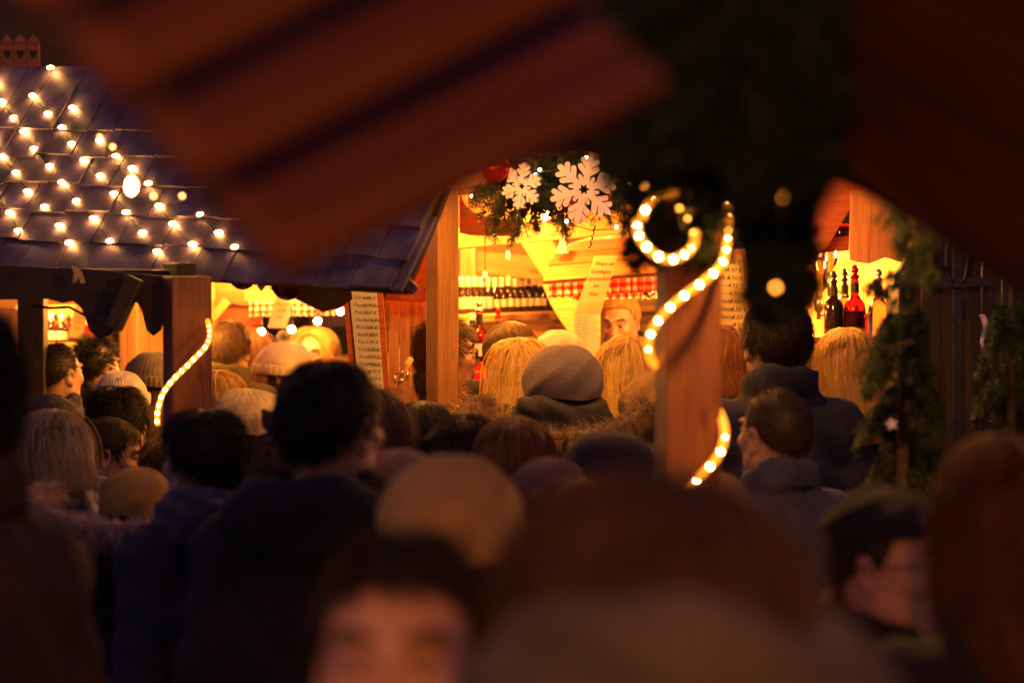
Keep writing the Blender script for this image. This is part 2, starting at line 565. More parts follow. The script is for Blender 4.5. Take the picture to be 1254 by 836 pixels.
_bodies = {}
def body_mesh(yaw=0, pitch=0, arms='down'):
    key = (round(yaw, 2), round(pitch, 2), arms)
    if key in _bodies: return _bodies[key]
    X = axis([(-.34, -.125, .014), (-.125, .125, .0045), (.125, .34, .014)])
    Y = axis([(-.20, -.13, .014), (-.13, .14, .0045), (.14, .34, .014)])
    Z = axis([(-.01, 1.44, .014), (1.44, 1.78, .0045)])
    v = Vol(X, Y, Z)
    v.ell((0, -.012, 1.29), (.155, .10, .20), .05); v.ell((0, 0, 1.08), (.135, .095, .16), .05); v.ell((0, -.006, .93), (.158, .108, .13), .05)
    v.cap((-.15, -.015, 1.405), (.15, -.015, 1.405), .05, .05, .05)
    for s in (-1, 1):
        v.cap((0, -.02, 1.48), (s * .13, -.018, 1.42), .045, .045, .04)
        a, b, c = [(s * p[0], p[1], p[2]) for p in ARMS[arms]]
        v.cap(a, b, .05, .040, .03); v.cap(b, c, .040, .027, .015)
        v.cap((s * .09, 0, .90), (s * .098, .012, .50), .083, .056, .04); v.cap((s * .098, .012, .50), (s * .104, -.022, .09), .054, .037, .02)
        v.cap((s * .104, -.04, .045), (s * .118, .12, .035), .036, .03, .02)
    v.cap((0, -.018, 1.44), (0, -.010, 1.58), .058, .052, .04)
    v.pose(rotz(yaw) @ rotx(pitch), PIV)
    head_prims(v)
    v.pose()
    V, Q = v.mesh()
    HV, HQ = HAND
    for s in (-1, 1):
        b, c = [np.array((s * p[0], p[1], p[2])) for p in ARMS[arms][1:]]
        z = (b - c) / np.linalg.norm(b - c)
        y = np.array((0, 1, .3)) if arms == 'down' else np.array((0, .2, 1.))
        y = y - z * (y @ z); y /= np.linalg.norm(y); x = np.cross(y, z)
        W = HV * np.array((s, 1, 1)) if True else HV
        W = W @ np.stack([x, y, z]) + c
        q = HQ if s == 1 else HQ[:, ::-1]
        Q = np.concatenate([Q, q + len(V)]); V = np.concatenate([V, W])
    me = np_mesh('person_body', V, Q)
    me.materials.append(SKIN)
    _bodies[key] = me
    return me


_jackets = {}
def jacket_mesh(style='coat', arms='down'):
    key = (style, arms)
    if key in _jackets: return _jackets[key]
    st = .0105
    v = Vol(axis([(-.42, .42, st)]), axis([(-.30, .42, st)]), axis([(.62, 1.70, st)]))
    t = {'coat': .028, 'hood': .036, 'puffer': .046, 'parka': .040}[style]
    hem = {'coat': .74, 'hood': .80, 'puffer': .84, 'parka': .70}[style]
    v.ell((0, -.012, 1.27), (.145 + t, .102 + t, .20 + t), .05); v.ell((0, 0, 1.08), (.14 + t, .10 + t, .18), .05)
    v.cap((0, -.006, .98), (0, -.006, .66), .155 + t, .175 + t, .05)
    v.cap((-.14, -.015, 1.405), (.14, -.015, 1.405), .050 + t * .7, .050 + t * .7, .05)
    for s in (-1, 1):
        v.cap((0, -.025, 1.46), (s * .13, -.018, 1.415), .05 + t * .6, .045 + t * .6, .05)
        a, b, c = [np.array((s * p[0], p[1], p[2])) for p in ARMS[arms]]
        v.cap(a, b, .052 + t * .7, .046 + t * .7, .03); v.cap(b, c, .044 + t * .7, .037 + t * .7, .02)
        v.cap(c, c + (c - b) * .03, .042 + t * .8, .044 + t * .8, .008)
    n = 20
    ring = [(.082 * math.cos(2 * math.pi * i / n), -.014 + .085 * math.sin(2 * math.pi * i / n)) for i in range(n + 1)]
    for i in range(n):
        (x0, y0), (x1, y1) = ring[i], ring[i + 1]
        h0, h1 = 1.540 - .28 * y0, 1.540 - .28 * y1
        for dz in (-.045, -.022, 0):
            v.cap((x0, y0, h0 + dz), (x1, y1, h1 + dz), .016, .016, .012)
    if style in ('hood', 'parka'):
        R = rotx(.35)
        v.ell((0, -.125, 1.485), (.152, .075, .092), .03, rot=R)
        v.ell((0, -.085, 1.585), (.110, .062, .07), .02, 'cut', rot=R)
        for s in (-1, 1):
            v.cap((s * .13, -.115, 1.475), (s * .085, .03, 1.47), .036, .022, .03)
    xs, ys, zs = v.xs[:, None, None], v.ys[None, :, None], v.zs[None, None, :]
    # hem and folds
    if style == 'puffer':
        v.F -= .009 * np.abs(np.sin(zs * math.pi / .085 + .5 * np.sin(xs * 9))) ** .6
    else:
        ph = {'coat': 0., 'hood': 1.7, 'parka': 3.1}[style]
        w = zs * 26 + 5 * np.sin(xs * 7 + ph) + 4 * np.cos(ys * 9 + ph * 2) + xs * 14
        g = np.clip(np.abs(xs) * 5 - .25, .15, 1)
        v.F += .0055 * np.sin(w) * g + .004 * np.sin(xs * 38 + zs * 11 + ph + 3 * np.sin(ys * 12 + zs * 6))
        v.F += .0035 * np.sin(zs * 58 + 9 * np.sin(xs * 11 + ph) + ys * 23)
    v.F = np.maximum(v.F, hem - zs + 0 * v.F)
    V, Q = v.mesh()
    me = np_mesh('jacket_' + style, V, Q)
    _jackets[key] = me
    return me


def trousers_mesh():
    if 'm' in _jackets: return _jackets['m']
    v = Vol(axis([(-.26, .26, .016)]), axis([(-.2, .2, .016)]), axis([(.02, 1.0, .016)]))
    v.ell((0, -.006, .90), (.165, .115, .12), .04)
    for s in (-1, 1):
        v.cap((s * .09, 0, .90), (s * .1, .008, .50), .095, .072, .04); v.cap((s * .1, .008, .50), (s * .105, -.02, .06), .070, .062, .02)
    V, Q = v.mesh(); _jackets['m'] = np_mesh('trousers', V, Q); return _jackets['m']


def shoe_mesh():
    if 's' in _jackets: return _jackets['s']
    v = Vol(axis([(-.07, .07, .01)]), axis([(-.11, .2, .01)]), axis([(0, .13, .01)]))
    v.cap((0, -.045, .05), (.012, .13, .042), .046, .044, .02); v.cap((0, -.02, .12), (0, -.03, .05), .05, .046, .02)
    v.F = np.maximum(v.F, .004 - v.zs[None, None, :] + 0 * v.F)
    V, Q = v.mesh(); _jackets['s'] = np_mesh('shoe', V, Q); return _jackets['s']


# ------------------------------------------------------------------ hair, hats (head space = figure space, face +Y)
HC = np.array((0, -.006, 1.652))
HR = np.array((.0775, .098, .100))


def strands(pts, width, tone=None, taper=.25):
    """pts (S,n,3) -> three sided tapering tubes"""
    S, n, _ = pts.shape
    T = np.gradient(pts, axis=1); T /= np.linalg.norm(T, axis=2, keepdims=True) + 1e-9
    ref = np.array((.31, .52, .8)); A = np.cross(T, ref); A /= np.linalg.norm(A, axis=2, keepdims=True) + 1e-9
    B = np.cross(T, A)
    w = np.broadcast_to(np.asarray(width, float).reshape(-1, 1, 1), (S, 1, 1)) * np.linspace(1, taper, n).reshape(1, n, 1)
    ring = [pts + w * (A * math.cos(a) + B * math.sin(a)) for a in (0, 2.094, 4.189)]
    V = np.stack(ring, 2).reshape(-1, 3)
    s, i, k = np.meshgrid(np.arange(S), np.arange(n - 1), np.arange(3), indexing='ij')
    b0 = (s * n + i) * 3; b1 = b0 + 3; k2 = (k + 1) % 3
    Q = np.stack([b0 + k, b0 + k2, b1 + k2, b1 + k], -1).reshape(-1, 4)
    if tone is None: tone = rng.normal(.5, .2, S)
    return V, Q, np.repeat(np.clip(tone, 0, 1), n * 3)


def skullpt(th, ph, off=0.0):
    """th azimuth from the back (0 = nape side, pi = face), ph from the crown"""
    r = HR + np.asarray(off)[..., None]
    d = np.stack([np.sin(ph) * np.sin(th), -np.sin(ph) * np.cos(th), np.cos(ph)], -1)
    return HC + r * d


def hairline(th):
    """polar angle where the hair ends"""
    a = np.abs((th + np.pi) % (2 * np.pi) - np.pi)         # 0 back .. pi face
    xs = np.array([0, .6, 1.1, 1.45, 1.62, 1.85, 2.1, 2.5, 3.15])
    ys = np.array([2.28, 2.22, 2.02, 1.72, 1.78, 1.72, 1.12, .98, .92])
    return np.interp(a, xs, ys)


def cap_shell(thick=.006, down=0.0, nth=56, nph=24):
    th = np.linspace(0, 2 * np.pi, nth, endpoint=False)
    hl = hairline(th) + down
    ph = np.linspace(.02, 1, nph)[None, :] * hl[:, None]
    off = thick * np.clip((1 - (ph / hl[:, None])) * 6, 0, 1) - .004 * (ph / hl[:, None] > .97)
    TH_ = np.broadcast_to(th[:, None], ph.shape)
    p = skullpt(TH_, ph, off)
    low = np.clip((ph - 1.75), 0, 1)[..., None]                 # follow the nape instead of the ellipsoid
    p[..., 1] += -.012 * low[..., 0] * np.cos(TH_)
    V = p.reshape(-1, 3)
    i, j = np.meshgrid(np.arange(nth), np.arange(nph - 1), indexing='ij')
    i2 = (i + 1) % nth
    Q = np.stack([i * nph + j, i * nph + j + 1, i2 * nph + j + 1, i2 * nph + j], -1).reshape(-1, 4)
    return V, Q, np.full(len(V), .3)


def join(parts):
    V, Q, T, o = [], [], [], 0
    for v, q, t in parts:
        V.append(v); Q.append(q + o); T.append(t); o += len(v)
    return np.concatenate(V), np.concatenate(Q), np.concatenate(T)


def short_hair(S=2600, ln=.032, lift=.35, thick=.006, top=1.0, width=.0016, seed=1):
    g = np.random.default_rng(seed)
    th = g.uniform(0, 2 * np.pi, S); ph = np.arccos(1 - g.uniform(0, 1, S) * (1 - np.cos(2.25)))
    ok = ph < hairline(th) - .03; th, ph = th[ok], ph[ok]; S = len(th)
    n = 4
    lnv = ln * (1 + (top - 1) * np.clip(1.2 - ph, 0, 1)) * g.uniform(.7, 1.25, S)
    t = np.linspace(0, 1, n)[None, :]
    sw = g.normal(.25, .35, S)[:, None]
    p = skullpt(th[:, None] + sw * t * lnv[:, None] / .09, ph[:, None] + t * (lnv / .1)[:, None] * (1 - lift), thick * .5 + t * lnv[:, None] * lift + 0 * t)
    return join([cap_shell(thick), strands(p, g.uniform(.7, 1.3, S) * width, g.normal(.5, .22, S))])


def long_hair(length=.3, vol=.022, S=900, wave=.004, seed=2, flare=.0, part=.15, n=14, width=.0034, open_face=1.05):
    """loose hair from a parting, falling to `length` below the ears"""
    g = np.random.default_rng(seed)
    th = g.uniform(-np.pi, np.pi, S)
    layer = g.uniform(.25, 1, S)
    layer = np.where(g.uniform(0, 1, S) < .05, layer + g.uniform(.3, 1.1, S), layer)
    wv = wave * g.gamma(2., .6, S); wp = g.normal(0, .9, S); lean = g.normal(0, .05, S)
    lng = length * g.uniform(.72, 1.08, S)
    cid = g.integers(0, 60, S); cth = g.uniform(-np.pi, np.pi, 60); near = cth[np.argmin(np.abs(th[:, None] - cth[None, :]), 1)]
    clump = g.uniform(.1, .75, S)
    yo = g.uniform(-.055, .05, S)
    out = np.zeros((S, n, 3))
    s = np.linspace(0, 1, n)
    arc = 1.62
    tot = arc * .1 + lng
    for k in range(n):
        dist = s[k] * tot
        ph = np.minimum(dist / .1, arc)
        tk = th + (near - th) * clump * min(1, s[k] * 1.3)
        a = np.abs(tk)
        lim = np.pi - open_face * np.clip(ph / .9, 0, 1) ** .7       # swing off the face
        a2 = np.where(a > lim, lim - (a - lim) * .02, a)
        off = vol * layer * (.45 + .55 * np.sin(np.minimum(ph, 1.57)))
        p = skullpt(np.sign(tk) * a2, ph, off)
        fall = np.maximum(dist - arc * .1, 0)
        p[:, 2] -= fall
        f = np.clip(fall / .25, 0, 1.2)
        back = np.cos(a2)
        p[:, 0] *= 1 - (.18 - flare) * f * np.clip(1 - f * .4, 0, 1)
        p[:, 1] -= np.where(back > 0, .085 * np.clip(f * 1.6, 0, 1) * np.clip(back * 1.5, 0, 1), 0)
        p += (wv * np.sin(dist * 34 + th * 5 + wp) + lean * fall * .6 * np.clip(ph / 1.2, 0, 1))[:, None] * np.stack([np.cos(th), np.sin(th), 0 * th], -1)
        p[:, 0] += part * .03 * np.clip(1 - ph / .5, 0, 1)
        p[:, 1] += yo * np.clip(1 - ph / 1.1, 0, 1)
        p[:, 2] -= .5 * yo ** 2 / .1 * np.clip(1 - ph / .8, 0, 1)
        out[:, k] = p
    # solid under layer so that no scalp shows
    nth = 60; th2 = np.linspace(-np.pi, np.pi, nth)
    U = np.zeros((nth, n, 3))
    for k in range(n):
        dist = s[k] * (arc * .1 + length * .88); ph = min(dist / .1, arc); a = np.abs(th2)
        lim = np.pi - open_face * np.clip(ph / .9, 0, 1) ** .7
        a2 = np.minimum(a, lim)
        p = skullpt(np.sign(th2) * a2, np.full(nth, ph), np.full(nth, vol * .3 * math.sin(min(ph, 1.57)) + .003))
        fall = max(dist - arc * .1, 0); p[:, 2] -= fall; f = min(fall / .25, 1.2)
        p[:, 0] *= 1 - (.18 - flare) * f * max(0, 1 - f * .4)
        p[:, 1] -= np.where(np.cos(a2) > 0, .085 * min(1, f * 1.6) * np.clip(np.cos(a2) * 1.5, 0, 1), 0)
        U[:, k] = p
    i, j = np.meshgrid(np.arange(nth - 1), np.arange(n - 1), indexing='ij')
    Q = np.stack([i * n + j, i * n + j + 1, (i + 1) * n + j + 1, (i + 1) * n + j], -1).reshape(-1, 4)
    cv, cq, ct = cap_shell(.0045)
    cv[:, 0] += part * .02
    return join([(cv, cq, ct), (U.reshape(-1, 3), Q, np.full(nth * n, .25)), strands(out, g.uniform(.6, 1.3, S) * width, g.normal(.5, .24, S))])


def tied_hair(kind='tail', S=900, seed=3):
    g = np.random.default_rng(seed)
    tie = np.array((0, -.118, 1.665)) if kind == 'tail' else np.array((0, -.025, 1.775))
    th = g.uniform(-np.pi, np.pi, S); hl = hairline(th) - .02
    n = 9; out = np.zeros((S, n, 3)); root = hl * g.uniform(.75, 1.0, S)
    r0 = skullpt(th, root, np.full(S, .004))
    for k, t in enumerate(np.linspace(0, 1, n)):
        q = r0 * (1 - t) + tie * t
        d = (q - HC) / (HR + .006 + .004 * np.sin(np.arange(S) * 3.7)[:, None] * (1 - t))
        q2 = HC + (q - HC) / np.maximum(np.linalg.norm(d, axis=1, keepdims=True), 1e-3)
        w = min(1, (1 - t) * 3)
        out[:, k] = q2 * w + q * (1 - w)
    parts = [cap_shell(.003), strands(out, g.uniform(.6, 1.2, S) * .0024, g.normal(.5, .22, S), .7)]
    if kind == 'tail':
        S2 = 260; n = 11; o2 = np.zeros((S2, n, 3)); a = g.uniform(0, 2 * np.pi, S2); r = np.sqrt(g.uniform(0, 1, S2))
        for k, t in enumerate(np.linspace(0, 1, n)):
            w = .010 + .030 * math.sin(min(1, t * 1.7) * 1.9)
            c = tie + np.array((0, -.055 * math.sin(min(t * 2.6, 1.57)) - .01 * t, .02 * math.sin(t * 6) - .24 * t ** 1.3))
            o2[:, k] = c + np.stack([np.cos(a) * r * w, np.sin(a) * r * w, 0 * a], -1) + (.004 * np.sin(t * 9 + a * 3))[:, None]
        parts.append(strands(o2, g.uniform(.6, 1.2, S2) * .0030, g.normal(.55, .25, S2)))
    else:
        S2 = 320; n = 12; o2 = np.zeros((S2, n, 3)); a = g.uniform(0, 2 * np.pi, S2); tilt = g.normal(0, .5, S2)
        R_ = .030 + g.uniform(0, .010, S2)
        for k, t in enumerate(np.linspace(0, 1, n)):
            an = a + t * 2.6
            o2[:, k] = tie + np.array((0, -.012, .018)) + np.stack([R_ * np.cos(an), R_ * np.sin(an), .022 * np.sin(tilt) + .008 * np.sin(an * 2 + a)], -1)
        parts.append(strands(o2, g.uniform(.7, 1.2, S2) * .0040, g.normal(.45, .2, S2), .8))
    return join(parts)


def updo_hair(seed=4):
    return join([tied_hair('tail', 700, seed)[:3]])


def beanie(bot=.0, puff=.012, ribs=40, fold=True, slouch=0., pom=False):
    nth, rows = 160, []
    th = np.linspace(0, 2 * np.pi, nth, endpoint=False)
    for ph in np.linspace(.03, 1.66 + bot, 24):
        off = .011 + puff * (.45 + .55 * math.sin(min(ph, 1.57))) * (1.0 - .5 * max(0, ph - 1.2))
        p = skullpt(th, np.full(nth, ph), off + .0011 * np.cos(th * ribs + 1.5 * np.sin(ph * 6)) * min(1, ph * 2) + .0035 * np.sin(th * 5 + ph * 4 + puff * 300) * np.sin(ph * 7 + th * 2) * min(1, ph))
        sl = slouch * max(0, 1 - ph / 1.3)
        p[:, 1] -= sl * .9; p[:, 2] += sl * .25
        p[:, 2] += .004 * np.sin(th * 3 + ph * 5) * min(1, ph)
        rows.append(p)
    if fold:
        base = rows[-1]; c = HC.copy()
        for dr, dz in [(.001, -.005), (.005, -.006), (.008, .002), (.009, .02), (.008, .036), (.003, .041), (-.002, .038)]:
            q = base.copy(); d = (base - c)[:, :2]; d /= np.linalg.norm(d, axis=1, keepdims=True)
            q[:, :2] += d * (dr + .0014 * np.cos(th * ribs))[:, None]; q[:, 2] += dz
            rows.append(q)
    V = np.concatenate(rows); n = len(rows)
    i, j = np.meshgrid(np.arange(nth), np.arange(n - 1), indexing='ij'); i2 = (i + 1) % nth
    Q = np.stack([j * nth + i, (j + 1) * nth + i, (j + 1) * nth + i2, j * nth + i2], -1).reshape(-1, 4)
    return V, Q, np.full(len(V), .5)


def pompom(seed=5, c=(0, -.01, 1.80), r=.034):
    g = np.random.default_rng(seed); S = 500
    d = g.normal(size=(S, 3)); d /= np.linalg.norm(d, axis=1, keepdims=True)
    t = np.linspace(.1, 1, 4)[None, :, None]
    p = np.array(c) + d[:, None, :] * t * (r * g.uniform(.8, 1.1, S))[:, None, None]
    return strands(p, np.full(S, .0028), None, .5)


def flat_cap():
    nth = 60; th = np.linspace(0, 2 * np.pi, nth, endpoint=False); rows = []
    for ph, off in [(.04, .016), (.3, .022), (.6, .03), (.9, .036), (1.15, .034), (1.32, .018), (1.36, .008)]:
        p = skullpt(th, np.full(nth, ph), np.full(nth, off)); p[:, 2] += .012 * np.cos(th) * -1 * ph; rows.append(p)
    b = rows[-1]
    for o, dz in [(.0, -.012), (.05, -.022), (.052, -.017), (.004, -.002)]:
        q = b.copy(); f = np.clip(-np.cos(th), 0, 1) ** .8
        q[:, 1] += o * f; q[:, 2] += dz * (f + .3); rows.append(q)
    V = np.concatenate(rows); n = len(rows)
    i, j = np.meshgrid(np.arange(nth), np.arange(n - 1), indexing='ij'); i2 = (i + 1) % nth
    Q = np.stack([j * nth + i, (j + 1) * nth + i, (j + 1) * nth + i2, j * nth + i2], -1).reshape(-1, 4)
    return V, Q, np.full(len(V), .5)


def fur_ring(path, S=6000, ln=.042, seed=6, r=.028):
    """shaggy trim along a closed or open path (list of points)"""
    g = np.random.default_rng(seed); path = np.array(path)
    u = g.uniform(0, len(path) - 1.001, S); i = u.astype(int); f = (u - i)[:, None]
    c = path[i] * (1 - f) + path[i + 1] * f
    d = g.normal(size=(S, 3)); d[:, 2] -= .2; d /= np.linalg.norm(d, axis=1, keepdims=True)
    l = (ln * g.uniform(.6, 1.3, S))[:, None, None]
    t = np.linspace(0, 1, 5)[None, :, None]
    p = c[:, None] + d[:, None] * (r * .6 + t * l) + np.array((0, 0, -1))[None, None] * (t ** 2) * l * .45 + .4 * l * t ** 2 * g.normal(0, .5, (S, 1, 3))
    a = strands(p, g.uniform(.7, 1.3, S) * .0011, g.normal(.5, .28, S), .15)
    mb = MB(); mb.tube([tuple(x) for x in path], r * .75, 8)
    V = np.array(mb.v); Q = np.array([q for q in mb.f if len(q) == 4])
    return join([(V, Q, np.full(len(V), .25)), a])


_hm = {}
def hmesh(key):
    """cached hair and hat meshes in figure space"""
    if key in _hm: return _hm[key]
    f = {
        'crew': lambda: short_hair(3800, .014, .55, .004, 1.2, .0011, 11),
        'short': lambda: short_hair(3000, .034, .30, .008, 1.5, .0016, 12),
        'neat': lambda: short_hair(3400, .040, .16, .007, 1.6, .0014, 13),
        'spiky': lambda: short_hair(2400, .034, .80, .006, 1.6, .0018, 14),
        'full': lambda: short_hair(3200, .050, .36, .013, 1.6, .0019, 15),
        'bob': lambda: long_hair(.085, .026, 3600, .004, 21, .06, width=.0015),
        'pixie': lambda: long_hair(.03, .022, 2200, .003, 22, .0, width=.0021),
        'lowbob': lambda: long_hair(.09, .007, 1600, .002, 26, .02, width=.0021),
        'lowlong': lambda: long_hair(.26, .007, 1600, .004, 27, .02, width=.0021),
        'long': lambda: long_hair(.26, .024, 4200, .006, 23, width=.0015),
        'longwavy': lambda: long_hair(.30, .030, 4200, .010, 24, .1, width=.0015),
        'straight': lambda: long_hair(.22, .020, 4400, .004, 25, width=.0014),
        'tail': lambda: tied_hair('tail'),
        'bun': lambda: tied_hair('bun'),
        'beanie': lambda: beanie(),
        'slouch': lambda: beanie(.0, .030, 34, True, .03),
        'beret': lambda: beanie(-.02, .034, 22, False, .02),
        'smooth': lambda: beanie(.02, .020, 60, False),
        'bighat': lambda: beanie(-.15, .036, 46, True, .012),
        'skullcap': lambda: beanie(-.42, .014, 60, False),
        'dome': lambda: beanie(.12, .034, 70, False, .01),
        'pom': pompom, 'cap': flat_cap,
    }[key]
    V, Q, T = f()
    _hm[key] = np_mesh(key, V, Q, True, T)
    return _hm[key]


def glasses_mesh():
    if 'g' in _hm: return _hm['g']
    b = MB()
    for s in (-1, 1):
        n = 22
        b.tube([(s * (.033 + .024 * math.cos(2 * math.pi * i / n)), .108 - .006 * math.cos(2 * math.pi * i / n), 1.640 + .018 * math.sin(2 * math.pi * i / n)) for i in range(n + 1)], .0026, 5)
        b.tube([(s * .057, .100, 1.646), (s * .078, .06, 1.646), (s * .084, -.01, 1.642), (s * .083, -.03, 1.625)], .002, 5)
    b.tube([(-.009, .113, 1.645), (0, .116, 1.648), (.009, .113, 1.645)], .0018, 5)
    _hm['g'] = b.mesh('glasses', True); return _hm['g']


def eye_mesh(s):
    if ('e', s) in _hm: return _hm['e', s]
    b = MB()
    b.lathe([(.0005, .0138), (.004, .0134), (.0065, .0122), (.009, .0103), (.0115, .0072)], 14, Matrix.Translation((s * .031, .0815, 1.6415)) @ Matrix.Rotation(-math.pi / 2 - .06, 4, 'X'))
    nb = len(b.f)
    b.tube([(s * (.017 + .028 * q / 6), .0965 - .0085 * (q / 6) ** 2, 1.6495 + .0035 * math.sin(math.pi * q / 6)) for q in range(7)], .0016, 5)
    me = b.mesh('eye', True); me.materials.append(EYEW); me.materials.append(EYED)
    for p in me.polygons:
        if p.index >= nb or (p.center - Vector((s * .031, .0945, 1.6415))).length < .0074: p.material_index = 1
    _hm['e', s] = me; return me


def brow_mesh(sgn):
    if ('b', sgn) in _hm: return _hm['b', sgn]
    g = np.random.default_rng(8); S = 240; u = g.uniform(0, 1, S)
    x = .013 + .034 * u; z = 1.6705 + .005 * np.sin(u * 2.6) + g.normal(0, .0019, S); y = .1015 - .0135 * u ** 2 + .001
    p0 = np.stack([sgn * x, y, z], -1); p1 = p0 + np.stack([sgn * .010 + 0 * x, -.003 + 0 * x, .0015 - .004 * u], -1)
    V, Q, T = strands(np.stack([p0, (p0 + p1) / 2, p1], 1), np.full(S, .0009))
    _hm['b', sgn] = np_mesh('eyebrow', V, Q, True, T); return _hm['b', sgn]


def matobj(o, m):
    if len(o.data.materials) == 0: o.data.materials.append(None)
    o.material_slots[0].link = 'OBJECT'; o.material_slots[0].material = m


def person(label, u, vtop, d, face=0, turn=0, nod=0, hair='short', hc=(.03, .018, .012), hat=None, hatc=(.4, .4, .4), hatkind='knit',
           style='coat', jc=(.02, .02, .025), jkind='weave', arms='down', h=None, fur=None, glasses=False, scarf=None, wide=1.0, top=0.0, facefeat=False, tc=(.015, .015, .02), skin=None):
    """face: degrees the body is turned (0 = looking away from the camera, + = to the left); turn: the head on top of that"""
    p = P(u, vtop, d)
    yaw, pit = math.radians(round(turn / 10) * 10), math.radians(nod)
    extra = .012 + (.03 if hat in ('slouch', 'beret', 'bighat', 'dome') else .02 if hat else 0) + top
    zt = 1.755 + extra
    if h is None:
        base = 0.0; s = p.z / zt
    else:
        s = h / zt; base = p.z - h
    sw = (s * .5 + .5) * wide
    me = body_mesh(yaw, pit, arms)
    o = bpy.data.objects.new('person', me); COL.objects.link(o)
    if skin: matobj(o, skin)
    o.rotation_euler = (0, 0, math.radians(face))
    o.scale = (sw, sw, s)
    hd = Vector((0, 0, 0))
    o.location = (p.x, p.y, base)
    tag(o, label, 'person', 'people in the market crowd')
    def child(name, m, mat, head=False, par=None):
        c = bpy.data.objects.new(name, m); COL.objects.link(c); c.parent = par or o
        if mat: matobj(c, mat)
        if head:
            R = Matrix.Rotation(yaw, 4, 'Z') @ Matrix.Rotation(pit, 4, 'X')
            T = Matrix.Translation(PIV)
            c.matrix_basis = T @ R @ T.inverted()
        return c
    j = child('jacket', jacket_mesh(style, arms), cloth(jc, jkind))
    child('trousers', trousers_mesh(), cloth(tc))
    if hair: child('hair', hmesh(hair), hairmat(hc), True)
    if hat:
        k = child('hat', hmesh(hat), cloth(hatc, 'fuzzy' if hat in ('dome', 'beret', 'smooth') and hatkind == 'knit' else hatkind, .9, .4), True)
        if hat == 'slouch' and facefeat == 'pom': child('pompom', hmesh('pom'), cloth(hatc, 'knit'), False, k)
    if glasses: child('glasses', glasses_mesh(), BLACK, True)
    if facefeat:
        for sd in (-1, 1):
            child('eye', eye_mesh(sd), None, True)
            child('eyebrow', brow_mesh(sd), hairmat(tuple(x * .5 for x in hc)), True)
    if scarf:
        key = 'scarf'
        if key not in _hm:
            v = Vol(axis([(-.2, .2, .009)]), axis([(-.2, .22, .009)]), axis([(1.36, 1.64, .009)]))
            for q in range(3):
                n = 22
                pts = [((.083 + .012 * q) * math.cos(2 * math.pi * i / n), -.008 + (.088 + .012 * q) * math.sin(2 * math.pi * i / n), 1.545 - .034 * q + .012 * math.sin(2 * math.pi * i / n * 2 + q * 2)) for i in range(n + 1)]
                for i in range(n): v.cap(pts[i], pts[i + 1], .026, .026, .012)
            v.F += .003 * np.sin(v.xs[:, None, None] * 90 + v.zs[None, None, :] * 120)
            V, Q = v.mesh(); _hm[key] = np_mesh(key, V, Q)
        child('scarf', _hm[key], cloth(scarf, 'knit'))
    if fur:
        key = 'fur'
        if key not in _hm:
            pth = []
            for i in range(25):
                a = math.radians(-205 + 230 * i / 24)
                pth.append((.24 * math.cos(a), -.085 + .15 * math.sin(a), 1.60 - .085 * max(0, -math.sin(a))))
            V, Q, T = fur_ring(pth); _hm[key] = np_mesh(key, V, Q, True, T)
        child('fur_trim', _hm[key], hairmat(fur, .75), False, j)
    print('PERSON h=%.2f s=%.2f d=%.1f %s' % (p.z - base, s, d, label))
    return o
# ================================================================== setting
b = MB(); b.box(-60, 60, -20, 120, -.3, 0)
tag(link('ground', b.mesh('ground'), GROUND), kind='structure')

WARM = (1, .355, .042)


def point(name, loc, power, col=WARM, r=.05, parent=None):
    l = bpy.data.lights.new(name, 'POINT'); l.energy = power; l.color = col; l.shadow_soft_size = r
    o = bpy.data.objects.new(name, l); COL.objects.link(o); o.location = loc
    if parent is not None:
        o.parent = parent; o.location = o.location - absloc(parent)
    return o


def text(name, s, M, size, mat, parent=None, align='LEFT', shear=.2, sx=1.0):
    c = bpy.data.curves.new(name, 'FONT'); c.body = s; c.size = size; c.align_x = align; c.shear = shear; c.resolution_u = 2
    t = bpy.data.objects.new('tmp', c); COL.objects.link(t)
    bpy.context.view_layer.update()
    me = bpy.data.meshes.new_from_object(t.evaluated_get(bpy.context.evaluated_depsgraph_get()))
    bpy.data.objects.remove(t); bpy.data.curves.remove(c)
    me.materials.clear()
    return link(name, me, mat, parent, M @ Matrix.Diagonal((sx, 1, 1, 1)))


def merge_text(name, items, M, mat, parent):
    """items: (string, x, y, size, align) in the plane of M -> ONE lettering mesh"""
    V, F = [], []
    for s, x, y, size, al in items:
        o = text('tmp_text', s, Matrix.Translation((x, y, 0)), size, mat, None, al)
        me = o.data; n = len(V)
        for v in me.vertices:
            q = o.matrix_basis @ v.co; V.append(q)
        for p in me.polygons: F.append([i + n for i in p.vertices])
        bpy.data.objects.remove(o)
    me = bpy.data.meshes.new(name); me.from_pydata(V, [], F); me.update()
    return link(name, me, mat, parent, M)


def valance(name, p0, p1, drop, waves, mat, parent, amp=.012):
    p0, p1 = Vector(p0), Vector(p1); n = waves * 10; W = (p1 - p0).length
    V, F, UV = [], [], []
    rows = 5
    for j in range(rows):
        for i in range(n + 1):
            t = i / n; q = p0.lerp(p1, t)
            ph = t * waves * 2 * math.pi + .8 * math.sin(t * 17)
            q = q + Vector((.3 * amp * math.cos(ph), -amp * math.sin(ph) * (j / (rows - 1) * .8 + .2), -drop * j / (rows - 1) * (1 + .05 * math.sin(ph))))
            V.append(q); UV.append((t * W / .032, j / (rows - 1) * drop / .032))
    for j in range(rows - 1):
        for i in range(n):
            F.append((j * (n + 1) + i, j * (n + 1) + i + 1, (j + 1) * (n + 1) + i + 1, (j + 1) * (n + 1) + i))
    me = bpy.data.meshes.new(name); me.from_pydata(V, [], F); me.update()
    uv = me.uv_layers.new()
    for l in me.loops: uv.data[l.index].uv = UV[l.vertex_index]
    me.polygons.foreach_set('use_smooth', [True] * len(F))
    return link(name, me, mat, parent)


